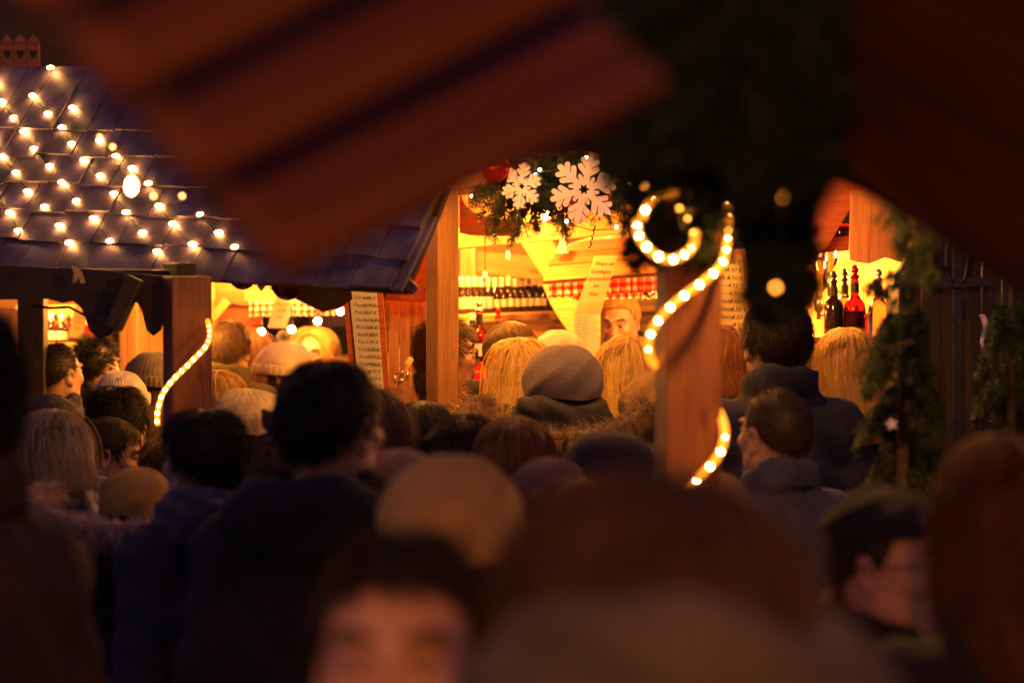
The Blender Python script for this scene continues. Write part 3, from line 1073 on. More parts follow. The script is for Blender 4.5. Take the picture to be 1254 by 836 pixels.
def wall_px(name, u0, v0, u1, v1, d, n, mat, parent, vertical=False, th=.025, d1=None):
    """boarded wall between photo pixels at depth d (d1 at the other end)"""
    a = P(u0, v1, d); q = P(u1, v1, d1 or d); t = P(u0, v0, d)
    ex = q - a; ex.z = 0; W = ex.length; H = (t - a).length
    if vertical:
        return panel(name, q, (0, 0, 1), -ex, H, W, n, th, mat, parent)
    return panel(name, a, ex, (0, 0, 1), W, H, n, th, mat, parent)


def upost(name, u, vt, d, w, mat, parent, rot=0, z0=0.0, w2=None):
    t = P(u, vt, d); r = math.radians(rot)
    return beam(name, (t.x, t.y, z0), t, w, w2 or w, mat, parent, up=(math.sin(r), -math.cos(r), 0))


# ---------------------------------------------------------------- bottles
def bottle_prof(kind):
    if kind == 'liqueur':
        return [(.0, 0), (.034, 0), (.037, .006), (.037, .085), (.034, .105), (.020, .125), (.013, .137), (.012, .178), (.014, .180), (.014, .188), (.0, .188)]
    if kind == 'mini':
        return [(.0, 0), (.021, 0), (.0225, .004), (.0225, .082), (.020, .095), (.011, .110), (.010, .118), (.010, .150), (.0, .150)]
    if kind == 'wine':
        return [(.0, 0), (.030, 0), (.032, .004), (.032, .092), (.029, .104), (.016, .118), (.0125, .126), (.0125, .160), (.0, .160)]
    return [(.0, 0), (.034, 0), (.036, .005), (.036, .11), (.030, .125), (.016, .138), (.014, .15), (.014, .19), (.0, .19)]


_b = {}
def bottle(label, loc, kind='wine', mat=None, cap=None, lab=None, s=1.0, pourer=False, group='bottles in the market stalls', cat='bottle', fill=None):
    mat = mat or DGLASS
    o = thing('bottle', label, cat, loc, group)
    def part(name, key, prof, m):
        k = (kind, key)
        if k not in _b:
            mb = MB(); mb.lathe(prof, 20, None, False); _b[k] = mb.mesh(name, True)
        c = bpy.data.objects.new(name, _b[k]); COL.objects.link(c); c.parent = o; c.scale = (s, s, s); matobj(c, m); return c
    part('glass_body', 'g', bottle_prof(kind), mat)
    r = {'liqueur': .0376, 'wine': .0326, 'spirit': .0366, 'mini': .0228}[kind]
    if fill: part('liquid', 'f', [(0, .004), (r - .006, .004), (r - .006, .082), (0, .083)], fill)
    if lab: part('paper_label', 'l' if kind != 'mini' or lab is PAPER else 'm', [(r, .022), (r, .07)] if kind != 'mini' or lab is PAPER else [(r, .026), (r, .058)], lab)
    z = bottle_prof(kind)[-1][1]
    if cap: part('foil_cap', 'c', [(.0135 - .003 * (kind == 'mini'), z - .045), (.0142 - .003 * (kind == 'mini'), z - .02), (.0142 - .003 * (kind == 'mini'), z + .002), (0, z + .003)], cap)
    if pourer:
        part('neck_label', 'n', [(.0146, z - .045), (.0146, z - .012)], BLACK)
        part('stopper', 'p', [(.010, z), (.015, z + .004), (.015, z + .012), (.007, z + .018), (.012, z + .026), (.013, z + .034), (.006, z + .046), (0, z + .048)], pourer)
    return o


# ================================================================== LEFT HUT with the shingled, lit roof
hutL = thing('market_hut', 'market hut with dark shingle roof covered in small bulbs', 'market hut', P(200, 330, 7.6).xy.to_3d())
E0, E1, TP = P(-160, 312, 8.0), P(503, 353, 6.75), P(20, 88, 8.15)
ex = (E1 - E0).normalized()
es = (TP - E0); es = (es - ex * es.dot(ex)).normalized()
en = ex.cross(es)
if en.y > 0: en = -en
RM = frame(E0, ex, es)
rz = 1 if (RM.to_3x3() @ Vector((0, 0, 1))).dot(en) > 0 else -1
LR = (E1 - E0).length
mb = MB(); row = 0; y = -.03
SL = (TP - E0).dot(es)
while y < SL - .22:
    x = -.25 + (row % 2) * .07 + random.uniform(-.03, .03)
    xmax = LR - (0 if row == 0 else .02) if y < .55 else LR - .05
    while x < xmax:
        w = random.uniform(.11, .19); x1 = min(x + w, xmax)
        z0 = rz * (.020 + random.uniform(0, .008)); z1 = rz * .002
        M = Matrix.Translation((0, 0, 0))
        lf = random.uniform(-.008, .008)
        vs = []
        for (xx, yy, zz) in [(x, y + lf, z0), (x1 - .004, y + lf + random.uniform(-.004, .004), z0), (x1 - .004, y + .26, z1), (x, y + .26, z1)]:
            vs.append(Vector((xx, yy, zz)))
        vs += [a + Vector((0, 0, rz * .012)) for a in vs]
        mb.add(vs, [(0, 3, 2, 1), (4, 5, 6, 7), (0, 1, 5, 4), (1, 2, 6, 5), (2, 3, 7, 6), (3, 0, 4, 7)])
        x += w
    y += .105; row += 1
link('shingle_roof', mb.mesh('shingles'), SLATE, hutL, RM)
mb = MB(); mb.box(-.25, LR - .03, 0, SL, -rz * .03 - .008, -rz * .03 + .008)
link('roof_deck', mb.mesh('deck'), DARK, hutL, RM)
upost('post', 229, 338, 7.0, .118, BROWN, hutL, 22)
wav = [(-60, 322), (120, 330), (205, 338), (207, 352), (203, 384), (197, 404), (188, 411), (180, 404), (174, 378), (166, 367), (156, 372), (148, 392), (136, 410), (122, 416), (110, 404), (101, 378), (90, 368), (78, 371), (60, 366), (-60, 368)]
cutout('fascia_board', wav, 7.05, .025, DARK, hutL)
beam('brace', P(138, 402, 6.98), P(166, 340, 6.98), .05, .075, DARK, hutL, up=(0, -1, 0))
beam('eave_beam', P(-80, 340, 7.35), P(226, 345, 7.2), .07, .07, DARK, hutL)
cutout('valance_board', [(330, 352), (430, 352), (432, 366), (415, 378), (395, 382), (378, 374), (362, 366), (345, 364)], 7.3, .02, DARK, hutL)
# verge board of the right end
beam('verge_board', P(503, 352, 6.77), P(440, 262, 7.1), .03, .05, SLATE, hutL, up=en)
# rest of the hut behind the fascia
upost('rear_post', 40, 330, 9.3, .10, DARK, hutL)
beam('rafter', P(30, 330, 9.3), P(229, 338, 7.1), .06, .08, DARK, hutL)

# ---- bulbs on the roof: strings running down the slope
NRM = en
def on_roof(u, v, lift=.03):
    o = CAM; dr = (P(u, v, 1.0) - CAM)
    t = (E0 - o).dot(NRM) / dr.dot(NRM)
    return o + dr * t + NRM * lift


_ico = {}
def ball(r, sub=2):
    k = (r, sub)
    if k not in _ico:
        import bmesh
        bm = bmesh.new(); bmesh.ops.create_icosphere(bm, subdivisions=sub, radius=r); me = bpy.data.meshes.new('ball'); bm.to_mesh(me); bm.free()
        me.polygons.foreach_set('use_smooth', [True] * len(me.polygons)); _ico[k] = me
    return _ico[k]


def add_ball(name, loc, r, mat, parent=None, sub=2, scale=(1, 1, 1)):
    o = bpy.data.objects.new(name, ball(r, sub)); COL.objects.link(o); matobj(o, mat); o.scale = scale
    o.location = loc
    if parent is not None:
        o.parent = parent; o.location = o.location - absloc(parent)
    return o


_sock = None
def light_string(label, pts, r, mat, cable=True, cat='string lights', group='strings of bulbs on the shingle roof', sag=.0, crad=.003, socket=True, scale=(1, 1, 1)):
    global _sock
    o = thing('light_string', label, cat, pts[0], group)
    if cable:
        cp = []
        for i, p in enumerate(pts):
            if i:
                m = (pts[i - 1] + p) / 2 + Vector((0, 0, -sag)); cp.append(m)
            cp.append(p + Vector((0, .004, -r)) if not scale[2] > 1 else p + Vector((0, 0, r * scale[2])))
        if len(cp) > 1:
            q = MB(); q.tube(cp, crad, 5); link('cable', q.mesh('cable', True), CABLE, o)
    for p in pts:
        add_ball('bulb', p, r, mat, o, 2, scale)
    return o


diag = [[(2, 106)], [(10, 132), (25, 152), (37, 169), (50, 190), (69, 211), (84, 231), (102, 254), (123, 275), (143, 303)],
        [(48, 125), (67, 147), (84, 164), (96, 184), (111, 204), (131, 223), (148, 245), (163, 268), (183, 293), (201, 316)],
        [(2, 177), (11, 199), (28, 219), (42, 242), (63, 261), (81, 284), (93, 305)],
        [(3, 246), (20, 268), (31, 290)], [(70, 91), (97, 140)],
        [(130, 180), (150, 199), (170, 214), (190, 233), (203, 260), (220, 282), (244, 307)], [(254, 271), (276, 293), (296, 311)]]
names = ['single bulb at the top left edge of the shingle roof', 'nine bulb string running down the left half of the shingle roof', 'long ten bulb string running down to the roof edge near the post',
         'seven bulb string ending above the wavy fascia board', 'three bulb string at the left edge of the shingle roof', 'pair of small bulbs near the top of the shingle roof',
         'right hand string of seven bulbs on the shingle roof', 'short three bulb string nearest the right end of the lit roof']
for nm, ln in zip(names, diag):
    light_string(nm, [on_roof(u, v, .037) for u, v in ln], .0095, BULB, sag=-.0, scale=(1.3, 1, .72), crad=.0012, cable=len(ln) > 2)
# string hanging in front of the roof along the near canopy
pts = [P(70, 91, 6.2), P(122, 168, 5.7), P(138, 180, 5.6), P(161, 231, 5.2), P(188, 240, 5.3), P(223, 240, 5.4)]
fr = light_string('loose light string hanging in front of the roof with one large bright bulb', pts[1:], .006, emit('dim_bulb', (1, .36, .08), 5), sag=.02, group=None, crad=.0015)
add_ball('bulb', P(161, 228, 5.2), .013, BULB, fr, 2, (1, 1, 1.5))

# ---- rope light up the left post
def rope(label, pts, d_r, led_every, group=None):
    o = thing('rope_light', label, 'rope light', pts[0])
    P_ = [Vector(p) for p in pts]
    # smooth the path
    res = []
    for i in range(len(P_) - 1):
        p0, p1, p2, p3 = P_[max(i - 1, 0)], P_[i], P_[i + 1], P_[min(i + 2, len(P_) - 1)]
        for k in range(8):
            t = k / 8
            res.append(.5 * ((2 * p1) + (p2 - p0) * t + (2 * p0 - 5 * p1 + 4 * p2 - p3) * t * t + (3 * p1 - p0 - 3 * p2 + p3) * t ** 3))
    res.append(P_[-1])
    q = MB(); q.tube(res, d_r, 8); link('tube', q.mesh('tube', True), ROPE, o)
    acc = 0; nxt = led_every * .5
    for a, c in zip(res, res[1:]):
        L_ = (c - a).length
        while acc + L_ > nxt:
            p = a.lerp(c, (nxt - acc) / L_)
            add_ball('led', p + Vector((0, -d_r * .75, 0)), d_r * .58, ROPEBULB, o, 2)
            nxt += led_every
        acc += L_
    return o


rope('glowing rope light winding up the brown post of the shingled hut',
     [P(193, 520, 6.86), P(193, 505, 6.85), P(199, 483, 6.85), P(211, 466, 6.85), P(225, 452, 6.85), P(240, 437, 6.85), P(252, 424, 6.86), P(257, 410, 6.9), P(255, 395, 6.95), P(252, 388, 7.05)], .0075, .0235)

# ---- things hanging under the shingle roof
def bauble(label, u, v, d, rpx, mat, group=None):
    r = rpx * d / FPX; c = P(u, v, d)
    o = thing('bauble', label, 'bauble', c, group)
    add_ball('ball', c, r, mat, o, 3)
    q = MB(); q.lathe([(.22 * r, r * .97), (.22 * r, r * 1.15), (.0, r * 1.16)], 10, Matrix.Translation(c), False); link('cap', q.mesh('cap', True), STEEL, o)
    q = MB(); q.tube([c + Vector((0, 0, r * 1.12)), c + Vector((0, 0, r * 1.12 + .06))], .0012, 4); link('thread', q.mesh('thread'), CABLE, o)
    return o


bauble('dark red bauble half hidden under the shingle roof beside the white ornament', 297, 338, 7.25, 17, DARKGLOSS)
bauble('large dark red bauble with bright glint under the shingle roof', 352, 348, 7.2, 20, DARKGLOSS)
oo = tag(cutout('paper_ornament', [(308, 334), (330, 334), (328, 347), (320, 357), (315, 350)], 7.25, .012, VIOLET_FELT), 'small white pointed ornament hanging between two dark baubles', 'ornament')
oo = tag(cutout('straw_ornament', [(88, 325), (95, 328), (100, 333), (104, 346), (99, 347), (96, 337), (93, 346), (89, 346), (91, 335)], 6.95, .01, CREAM), 'small straw coloured bow ornament on the dark fascia board', 'ornament')
q = MB(); q.tube([P(40, 374, 7.2), P(60, 377, 7.1), P(85, 376, 7.02), P(100, 384, 7.0), P(116, 392, 7.0), P(128, 390, 7.0), P(140, 378, 7.0), P(146, 366, 7.05)], .0045, 6)
cb = tag(link('power_cable', q.mesh('cable', True), CABLE), 'dark power cable looping below the wavy fascia board', 'cable')
q = MB(); q.box(-.022, .022, -.012, .012, -.014, .014, Matrix.Translation(P(128, 391, 6.98))); link('plug', q.mesh('plug', bevel=.003), BLACK, cb)

# gallery boards with hearts far up left
gal = thing('balcony_railing', 'brown balcony boards with heart shaped cut outs high above the roof', 'railing', P(20, 65, 9.5))
for i, (u, sh) in enumerate([(-14, 0), (2, 1), (18, 0), (34, 1)]):
    cutout('baluster_board', [(u, 92), (u, 50 + sh * 2), (u + 7, 42), (u + 14.5, 50 + sh * 2), (u + 14.5, 92)], 9.5 + i * .001, .02, BROWN, gal)
    hp = [(u + 7.2 + 4.2 * (math.sin(t) ** 3), 66 - (3.6 * math.cos(t) - 1.4 * math.cos(2 * t) - .6 * math.cos(3 * t)) * 1.35) for t in [k * 2 * math.pi / 20 for k in range(20)]]
    cutout('heart', hp, 9.485, .004, BLACK, gal)
fac = thing('dark_backdrop', 'added dark house front behind the balcony boards', 'backdrop', P(60, 60, 13).xy.to_3d())  # dark sheet added to hide the sky in this corner
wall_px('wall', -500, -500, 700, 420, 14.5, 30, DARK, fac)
beam('rail', P(-30, 95, 9.45), P(52, 95, 9.45), .03, .03, BROWN, gal)

# ================================================================== CENTRAL BAR HUT
bar = thing('bar_hut', 'bright timber mulled wine bar hut behind the squared post', 'bar hut', P(660, 320, 9.5).xy.to_3d())
upost('post', 541.5, 130, 8.2, .083, PINE, bar, 31)
beam('header_beam', P(553, 224, 8.35), P(800, 204, 8.35), .09, .085, PINE, bar)
beam('tie_beam', P(572, 247, 8.9), P(760, 240, 8.9), .06, .055, PINE, bar)
cutout('curved_brace', [(563, 236), (569, 250), (580, 260), (600, 267), (637, 271), (637, 289), (600, 289), (575, 288), (563, 285)], 8.55, .05, RED, bar)
wall_px('gable_boards', 555, 228, 830, 290, 9.6, 3, BROWN, bar)
beam('main_beam', P(556, 293, 9.1), P(815, 269, 9.1), .09, .078, PALE, bar)
wall_px('back_wall', 545, 270, 850, 620, 11.3, 14, PALE, bar)
beam('corner_post', P(573, 300, 10.3), P(573, 640, 10.3), .075, .07, PALE, bar, up=(1, 0, 0))
beam('purlin', P(548, 318, 10.4), P(690, 331, 10.4), .06, .10, PINE, bar)
beam('brace', P(652, 288, 9.9), P(712, 380, 9.9), .05, .115, PALE, bar, up=(1, 0, .6))
beam('brace', P(762, 284, 9.7), P(735, 318, 9.6), .04, .05, PALE, bar, up=(1, 0, .6))
cutout('curved_brace', [(664, 348), (674, 372), (686, 392), (698, 408), (708, 440), (735, 440), (735, 345)], 9.85, .04, PALE, bar)
beam('shelf', P(540, 391, 9.62), P(712, 383.5, 11.05), .17, .032, PALE, bar)
beam('shelf', P(752, 380, 11.1), P(850, 373, 11.1), .16, .03, PALE, bar)
beam('tap_rail', P(560, 418, 10.35), P(700, 412, 10.35), .03, .05, BROWN, bar)
beam('prop', P(630, 395, 10.3), P(668, 425, 10.3), .04, .05, BROWN, bar, up=(1, 0, 1))
# left side of the hut
wall_px('side_wall', 462, 366, 531, 620, 8.75, 5, PALE, bar, True)
cutout('gable_panel', [(470, 367), (488, 330), (526, 280), (526, 369), (500, 370)], 8.6, .03, RED, bar)
beam('rafter', P(478, 350, 8.45), P(536, 236, 8.45), .05, .078, PALE, bar, up=(1, 0, .5))
wall_px('loft_boards', 430, 225, 530, 345, 9.4, 7, PALE, bar, True)
beam('loft_post', P(488, 262, 9.0), P(488, 330, 9.0), .05, .05, BROWN, bar, up=(1, 0, 0))
# roof of the bar hut
for i, (a, c) in enumerate([((430, 262), (640, 90)), ((640, 90), (880, 262))]):
    p0, p1 = P(*a, 8.3), P(*c, 8.3)
    exx = (p1 - p0)
    panel('roof_slope', p0 + Vector((0, -.15, .02)), (0, 1, 0), exx, 2.8, exx.length, 6, .03, BROWN, bar)
# raised floor behind the counter, counter
ct = P(600, 444, 9.15).z
fl = MB(); a = P(500, 400, 9.3); c = P(850, 400, 10.6); fl.box(a.x, c.x, a.y, c.y, 0, .22); link('raised_floor', fl.mesh('floor'), BROWN, bar)
cnt = thing('bar_counter', 'bar counter with red cloth front and timber top', 'counter', P(680, 440, 9.2).xy.to_3d())
q = MB(); a = P(556, 400, 9.15); c = P(835, 400, 9.15); q.box(a.x, c.x, a.y, a.y + .03, 0.02, ct - .035)
link('red_front', q.mesh('front', bevel=.004), REDCLOTH, cnt)
q = MB(); q.box(a.x - .02, c.x + .02, a.y + .032, a.y + .34, ct - .032, ct); link('top', q.mesh('top', bevel=.005), REDCLOTH, cnt)

# curved little roof over the bar with gingham frill
cr = thing('bar_awning', 'small curved wooden awning over the bar with gingham frill', 'awning', P(735, 330, 9.2))
st = [(665, 348, 9.0), (672, 330, 9.04), (683, 315, 9.12), (699, 304, 9.25), (722, 297, 9.45)]
en_ = [(812, 337, 9.0), (812, 319, 9.04), (812, 304, 9.12), (812, 293, 9.25), (812, 286, 9.45)]
mb = MB()
for i in range(4):
    S0, S1, T0, T1 = P(*st[i]), P(*st[i + 1]), P(*en_[i]), P(*en_[i + 1])
    gap = (S1 - S0) * .012
    nrm = (T0 - S0).cross(S1 - S0).normalized() * -.02
    vs = [S0, T0, T1 - gap, S1 - gap]; vs = vs + [x - nrm for x in vs]
    mb.add(vs, [(0, 1, 2, 3), (7, 6, 5, 4), (0, 4, 5, 1), (1, 5, 6, 2), (2, 6, 7, 3), (3, 7, 4, 0)])
M0 = frame(P(*st[0]), (1, 0, 0), (0, 0, 1)); Mi = M0.inverted()
mb.v = [tuple(Mi @ Vector(v)) for v in mb.v]
link('curved_roof', mb.mesh('curved'), PINE, cr, M0)
valance('gingham_frill', P(671, 346, 9.03), P(812, 338, 9.03), .058, 17, GING, cr)
valance('gingham_frill', P(700, 356, 9.3), P(812, 352, 9.3), .04, 12, GING, cr)


def sign(name, label, quad, d, mat, lines=None, size=.02, th=.004, cat='sign', ink=INK, d2=None, group=None):
    """board or paper with corners TL, TR, BR, BL given in photo pixels; lines: (string, fx, fy, align)"""
    TL, TR, BR, BL = [P(u, v, dd) for (u, v), dd in zip(quad, (d, d, d2 or d, d2 or d))]
    c = (TL + TR + BR + BL) / 4
    M = frame(c, TR - TL, TL - BL)
    Mi = M.inverted()
    o = thing(name, label, cat, c, group)
    pts = [(Mi @ x).to_2d() for x in (BL, BR, TR, TL)]
    b = MB(); b.prism([tuple(x) for x in pts], -th / 2, th / 2)
    link('sheet', b.mesh('sheet'), mat, o, M)
    if lines:
        bl, br, tr, tl = pts
        items = []
        for s, fx, fy, al in lines:
            l = tl.lerp(bl, fy); r = tr.lerp(br, fy); p = l.lerp(r, fx)
            items.append((s, p.x, p.y, size, al))
        M2 = M @ Matrix.Translation((0, 0, th / 2 + .0012))
        merge_text('lettering', items, M2, ink, o)
    return o


sign('hanging_sign', 'slanted parchment sign with handwriting hanging from curved awning', [(728, 313), (757, 313), (735, 385), (703, 385)], 8.9, CREAM,
     [('Wein ist', .55, .17, 'CENTER'), ('Goldiges', .5, .30, 'CENTER'), ('Sonnenlicht', .5, .42, 'CENTER'), ('im', .5, .54, 'CENTER'), ('Glas', .5, .68, 'CENTER')], .021)
sign('price_sheet', 'pale printed price sheet below the slanted parchment sign', [(703, 384), (731, 384), (731, 436), (703, 436)], 9.55, PAPER,
     [(s, .1, .1 + .075 * i, 'LEFT') for i, s in enumerate(['Wein   3,50', 'Punsch  4,50', 'Kakao   3,00', 'Tee    2,50', 'Bier   3,50', 'Wasser  2,00', 'Saft   2,50', 'Likör   3,00', 'Met    4,00', 'Korn   2,50'])], .0085)
brd = sign('menu_board', 'tall white handwritten price board on orange wooden backing left of squared post', [(427, 350), (461, 352), (471, 492), (441, 492)], 8.3, PAPER,
     [x for i, (a, p) in enumerate([('', '4,00 €'), ('Glühwein', '4,00 €'), ('Feuerz. Punsch', '2,50 €'), ('Punsch', '4,00 €'), ('Heißer Apfel', '2,50 €'), ('Rum mit Kirsche', '3,50 €'), ('Apfel Saft', '3,00 €'), ('Tee', '2,50 €'), ('Schokolade', '2,50 €'), ('Kirsch Punsch', '4,50 €'), ('Chili Kakao', '4,50 €'), ('Grog', '4,00 €'), ('Met', '4,50 €'), ('', '4,00 €'), ('', '2,50 €')])
      for x in ((a, .12, .045 + i * .064, 'LEFT'), (p, .93, .045 + i * .064, 'RIGHT'))], .0165)
cutout('backing_board', [(419, 346), (468, 346), (478, 496), (432, 496)], 8.33, .02, RED, brd)
brd2 = sign('menu_board', 'dim parchment price list board right of the light wrapped post', [(846, 308), (908, 312), (926, 462), (862, 462)], 8.3, CREAM,
     [x for i, (a, p) in enumerate([('Glühwein', '2,50 €'), ('Weißer', '4,50 €'), ('Punsch a', '4,50 €'), ('Grog ——', '4,50 €'), ('mit Schuss ——', '4,50 €'), ('Schokolade', '4,50 €'), ('heiße Schokolade', '4,50 €'), ('mit Cherie', '4,50 €'), ('MET warm ——', '4,50 €'), ('Kalt', '4,50 €'), ('kl. Kakao', '2,50 €'), ('', '4,50 €'), ('', '2,50 €'), ('', '4,00 €')])
      for x in ((a, .78 if 0 else .70, .08 + i * .064, 'RIGHT'), (p, .97, .08 + i * .064, 'RIGHT'))], .021)
cutout('backing_board', [(840, 302), (914, 305), (932, 468), (856, 468)], 8.34, .02, BROWN, brd2)

# shelf bottles
for i in range(16):
    u = 565 + i * 8.15
    big = i < 5
    dd = 9.72 + (u - 548) / 172 * 1.43
    p = P(u, 391 - (u - 540) * .0436, dd); z = p.z + .017
    bottle(('small white capped bottle with pale label on the left end of the back shelf', 'small dark bottle with cream label and foil top on the back shelf', 'plain black bottle at the right end of the back shelf')[0 if big else 1 if i < 13 else 2],
           (p.x, p.y, z), 'mini', DGLASS, (FOILW if i < 13 else BLACK), (PAPER if big else LABELM if i < 13 else None), .98 + .05 * random.random(),
           group=('white capped bottles on the back shelf', 'cream labelled bottles on the back shelf', 'black bottles on the back shelf')[0 if big else 1 if i < 13 else 2])
for i, (u, dd, k, m, c, pr, s, lb) in enumerate([
        (587, 9.25, 'liqueur', RGLASS, None, STEEL, 1.0, 'round shouldered bottle of red liqueur with pourer beside the squared post'),
        (578, 9.38, 'spirit', CGLASS, FOILW, None, .95, 'clear bottle with pale foil top behind the red liqueur bottle'),
        (610, 9.38, 'spirit', DGLASS, FOILR, REDGLOSS, .85, 'slim dark bottle with red stopper behind the man wearing glasses'),
        (571, 9.30, 'spirit', CGLASS, FOILW, None, .80, 'short clear bottle close to the squared post')]):
    p = P(u, 430, dd)
    bottle(lb, (p.x, p.y, ct), k, m, c, PAPER if i != 2 else None, s, pr, group=None, fill=REDCLOTH if i == 0 else None)

# bar hut lamps, mostly assumed from its glow, and unseen bulbs added around it
LK = 1.1
def stall_lamp(label, u, v, d, power, r=.02, drop=.05, col=WARM, loc=None):
    p = Vector(loc) if loc else P(u, v, d)
    o = thing('hanging_lamp', label, 'lamp', p)
    add_ball('bulb', p, r, LAMP, o, 2, (1, 1, 1.2))
    q = MB(); q.lathe([(r * .6, r * 1.0), (r * .6, r * 1.9), (.004, r * 2.1), (.004, r * 2.1 + drop)], 10, Matrix.Translation(p), False); link('socket', q.mesh('socket', True), BLACK, o)
    point('lamp_light', p + Vector((0, -.0, -r * 1.6)), power * LK, col, .03, o)
    return o


stall_lamp('bright bulb hanging behind the main beam of the bar', 742, 262, 9.6, 46)
stall_lamp('assumed bright bulb behind the squared post inside the bar', 590, 250, 9.75, 46)
stall_lamp('assumed bulb under the curved awning above the barmaid', 800, 352, 9.25, 4, .014, .03)
stall_lamp('assumed bulb hanging under the bar roof left of the squared post', 505, 225, 8.95, 40)
stall_lamp('assumed bulb hanging behind the beam above the bottle shelf', 664, 250, 9.5, 36)
for i, (u, v, d, pw) in enumerate([(500, 150, 7.5, 7), (790, 80, 7.3, 3)]):  # unseen eave bulbs added to brighten the post and snowflakes
    pw *= 1.25
    stall_lamp(('added bulb at the left end of the front eave of the bar hut', 'added bulb at the right end of the front eave of the bar hut')[i], u, v, d, pw, .018, .05)
stall_lamp('added bulb hidden behind the header beam near the fir garland', 668, 262, 8.75, 20)  # added out of sight to throw rim light on the crowd
stall_lamp('added bulb high over the lane between the huts above the canopy line', 770, 10, 6.7, 18, .025, .2)  # unseen, added to light the blonde hair and heads from above
stall_lamp('added bulb above the squared post under the near canopy line', 548, 180, 7.45, 11, .014, .05)  # hidden bulb added for warm light on the post face
# small hanging lights and their wires
light_string('thin wire with tiny pink white bulb hanging beside the squared post', [P(577.5, 240, 8.1), P(600, 206, 8.0)], .0055, TINY, crad=.002, group=None)
light_string('two tiny white bulbs on a wire left of the squared post', [P(490, 279, 8.3), P(482.5, 297, 8.3)], .0055, TINY, crad=.002, group=None)
for (u, v0, v1, lb) in [(622, 297, 320, 'white icicle lamp hanging above the shelf bottles'), (594, 296, 345, 'thin white icicle string hanging near the squared post')]:
    o = thing('icicle_lamp', lb, 'ornament', P(u, v0, 9.0))
    q = MB(); q.tube([P(u, v0 - 6, 9.0), P(u, v1 - 12, 9.0)], .002, 5); link('wire', q.mesh('wire'), CABLE, o)
    q = MB(); q.lathe([(.0, -.024), (.009, -.022), (.010, 0), (.007, .014), (.0, .016)], 12, Matrix.Translation(P(u, v1 - 8, 9.0)), False); link('tube', q.mesh('tube', True), VIOLET_FELT, o)
q = thing('paper_star', 'white paper cone ornament hanging left of the curved awning', 'ornament', P(689, 300, 9.0))
mb = MB(); mb.lathe([(.0, .05), (.012, .02), (.026, -.025), (.0, -.03)], 8, Matrix.Translation(P(689, 302, 9.0)), False); link('cone', mb.mesh('cone'), PAPER, q)
o = thing('ladle', 'dark rounded ladle bowl hanging under the gingham frill', 'ladle', P(790, 358, 9.2))
mb = MB(); mb.lathe([(.0, -.022), (.02, -.018), (.031, 0), (.033, .008), (.03, .006), (.019, -.013), (.0, -.017)], 16, Matrix.Translation(P(790, 358, 9.2)) @ Matrix.Rotation(.7, 4, 'Y') @ Matrix.Rotation(math.pi, 4, 'X'), False); link('bowl', mb.mesh('bowl', True), BLACK, o)
mb = MB(); mb.tube([P(797, 364, 9.2), P(806, 350, 9.2), P(808, 335, 9.2)], .004, 6); link('handle', mb.mesh('handle', True), BLACK, o)


# ---------------------------------------------------------------- fir sprays
def spray_np(p0, p1, sag=.05, n_need=90, ln=.022, r=.0011, twigs=5, g=rng, spread=.6):
    """one fir twig: needles as thin three sided spikes around a curved stem with side twigs"""
    p0, p1 = np.array(p0, float), np.array(p1, float)
    Ls = np.linalg.norm(p1 - p0); stems = []
    ax = (p1 - p0) / Ls
    side = np.cross(ax, (0, .3, 1)); side /= np.linalg.norm(side) + 1e-9
    up = np.cross(side, ax)
    def curve(a, b, s): return lambda t: a + (b - a) * t[:, None] + np.array((0, 0, -1)) * (s * t ** 2)[:, None]
    stems.append((curve(p0, p1, sag), 1.0))
    for k in range(twigs):
        t = g.uniform(.15, .85); a = p0 + (p1 - p0) * t + np.array((0, 0, -sag * t * t))
        dr = ax * .8 + side * (1 if k % 2 else -1) * spread * g.uniform(.7, 1.2) + up * g.normal(0, .25)
        stems.append((curve(a, a + dr * Ls * (1 - t) * .7, sag * .6), .6))
    roots, tips = [], []
    for f, w in stems:
        m = max(12, int(n_need * w)); t = g.uniform(0, 1, m); c = f(t); tan = f(np.minimum(t + .02, 1.02)) - f(t); tan /= np.linalg.norm(tan, axis=1, keepdims=True) + 1e-9
        d = g.normal(size=(m, 3)); d -= tan * (d * tan).sum(1, keepdims=True); d /= np.linalg.norm(d, axis=1, keepdims=True) + 1e-9
        roots.append(c); tips.append(c + (d * .8 + tan * .65) * (ln * g.uniform(.7, 1.2, m))[:, None])
    R, T = np.concatenate(roots), np.concatenate(tips)
    V, Q, _ = strands(np.stack([R, T], 1), np.full(len(R), r), None, .35)
    return V, Q, [f(np.linspace(0, 1, 5)) for f, w in stems]


def fir_part(name, sprays, mat, parent=None, stem=True, **kw):
    V, Q, o, st = [], [], 0, []
    for a in sprays:
        v, q, s = spray_np(*a, **kw); V.append(v); Q.append(q + o); o += len(v); st += s
    me = np_mesh(name, np.concatenate(V), np.concatenate(Q))
    ob = link(name, me, mat, parent)
    if stem:
        b = MB()
        for s in st: b.tube([tuple(x) for x in s], [.0028, .0024, .002, .0015, .001], 4)
        link('twigs', b.mesh('twigs'), BARK, parent if parent is not None else ob)
    return ob


def rv(s): return Vector((random.gauss(0, s), random.gauss(0, s), random.gauss(0, s)))


# garland along the header of the bar hut
gl = thing('fir_garland', 'dark green fir garland along the top of the bar hut', 'garland', P(680, 210, 8.1))
sp = []
for i in range(120):
    t = random.random(); u = 612 + t * 170; v = 206 + random.gauss(0, 14) + 8 * math.sin(t * 9)
    a = P(u, v, 8.12 + random.gauss(0, .05)); sp.append((a, a + Vector((random.gauss(0, .09), random.gauss(-.02, .05), random.uniform(-.16, .03)))))
fir_part('needles', sp, FIR, gl, sag=.03, n_need=80, ln=.022, r=.0012)


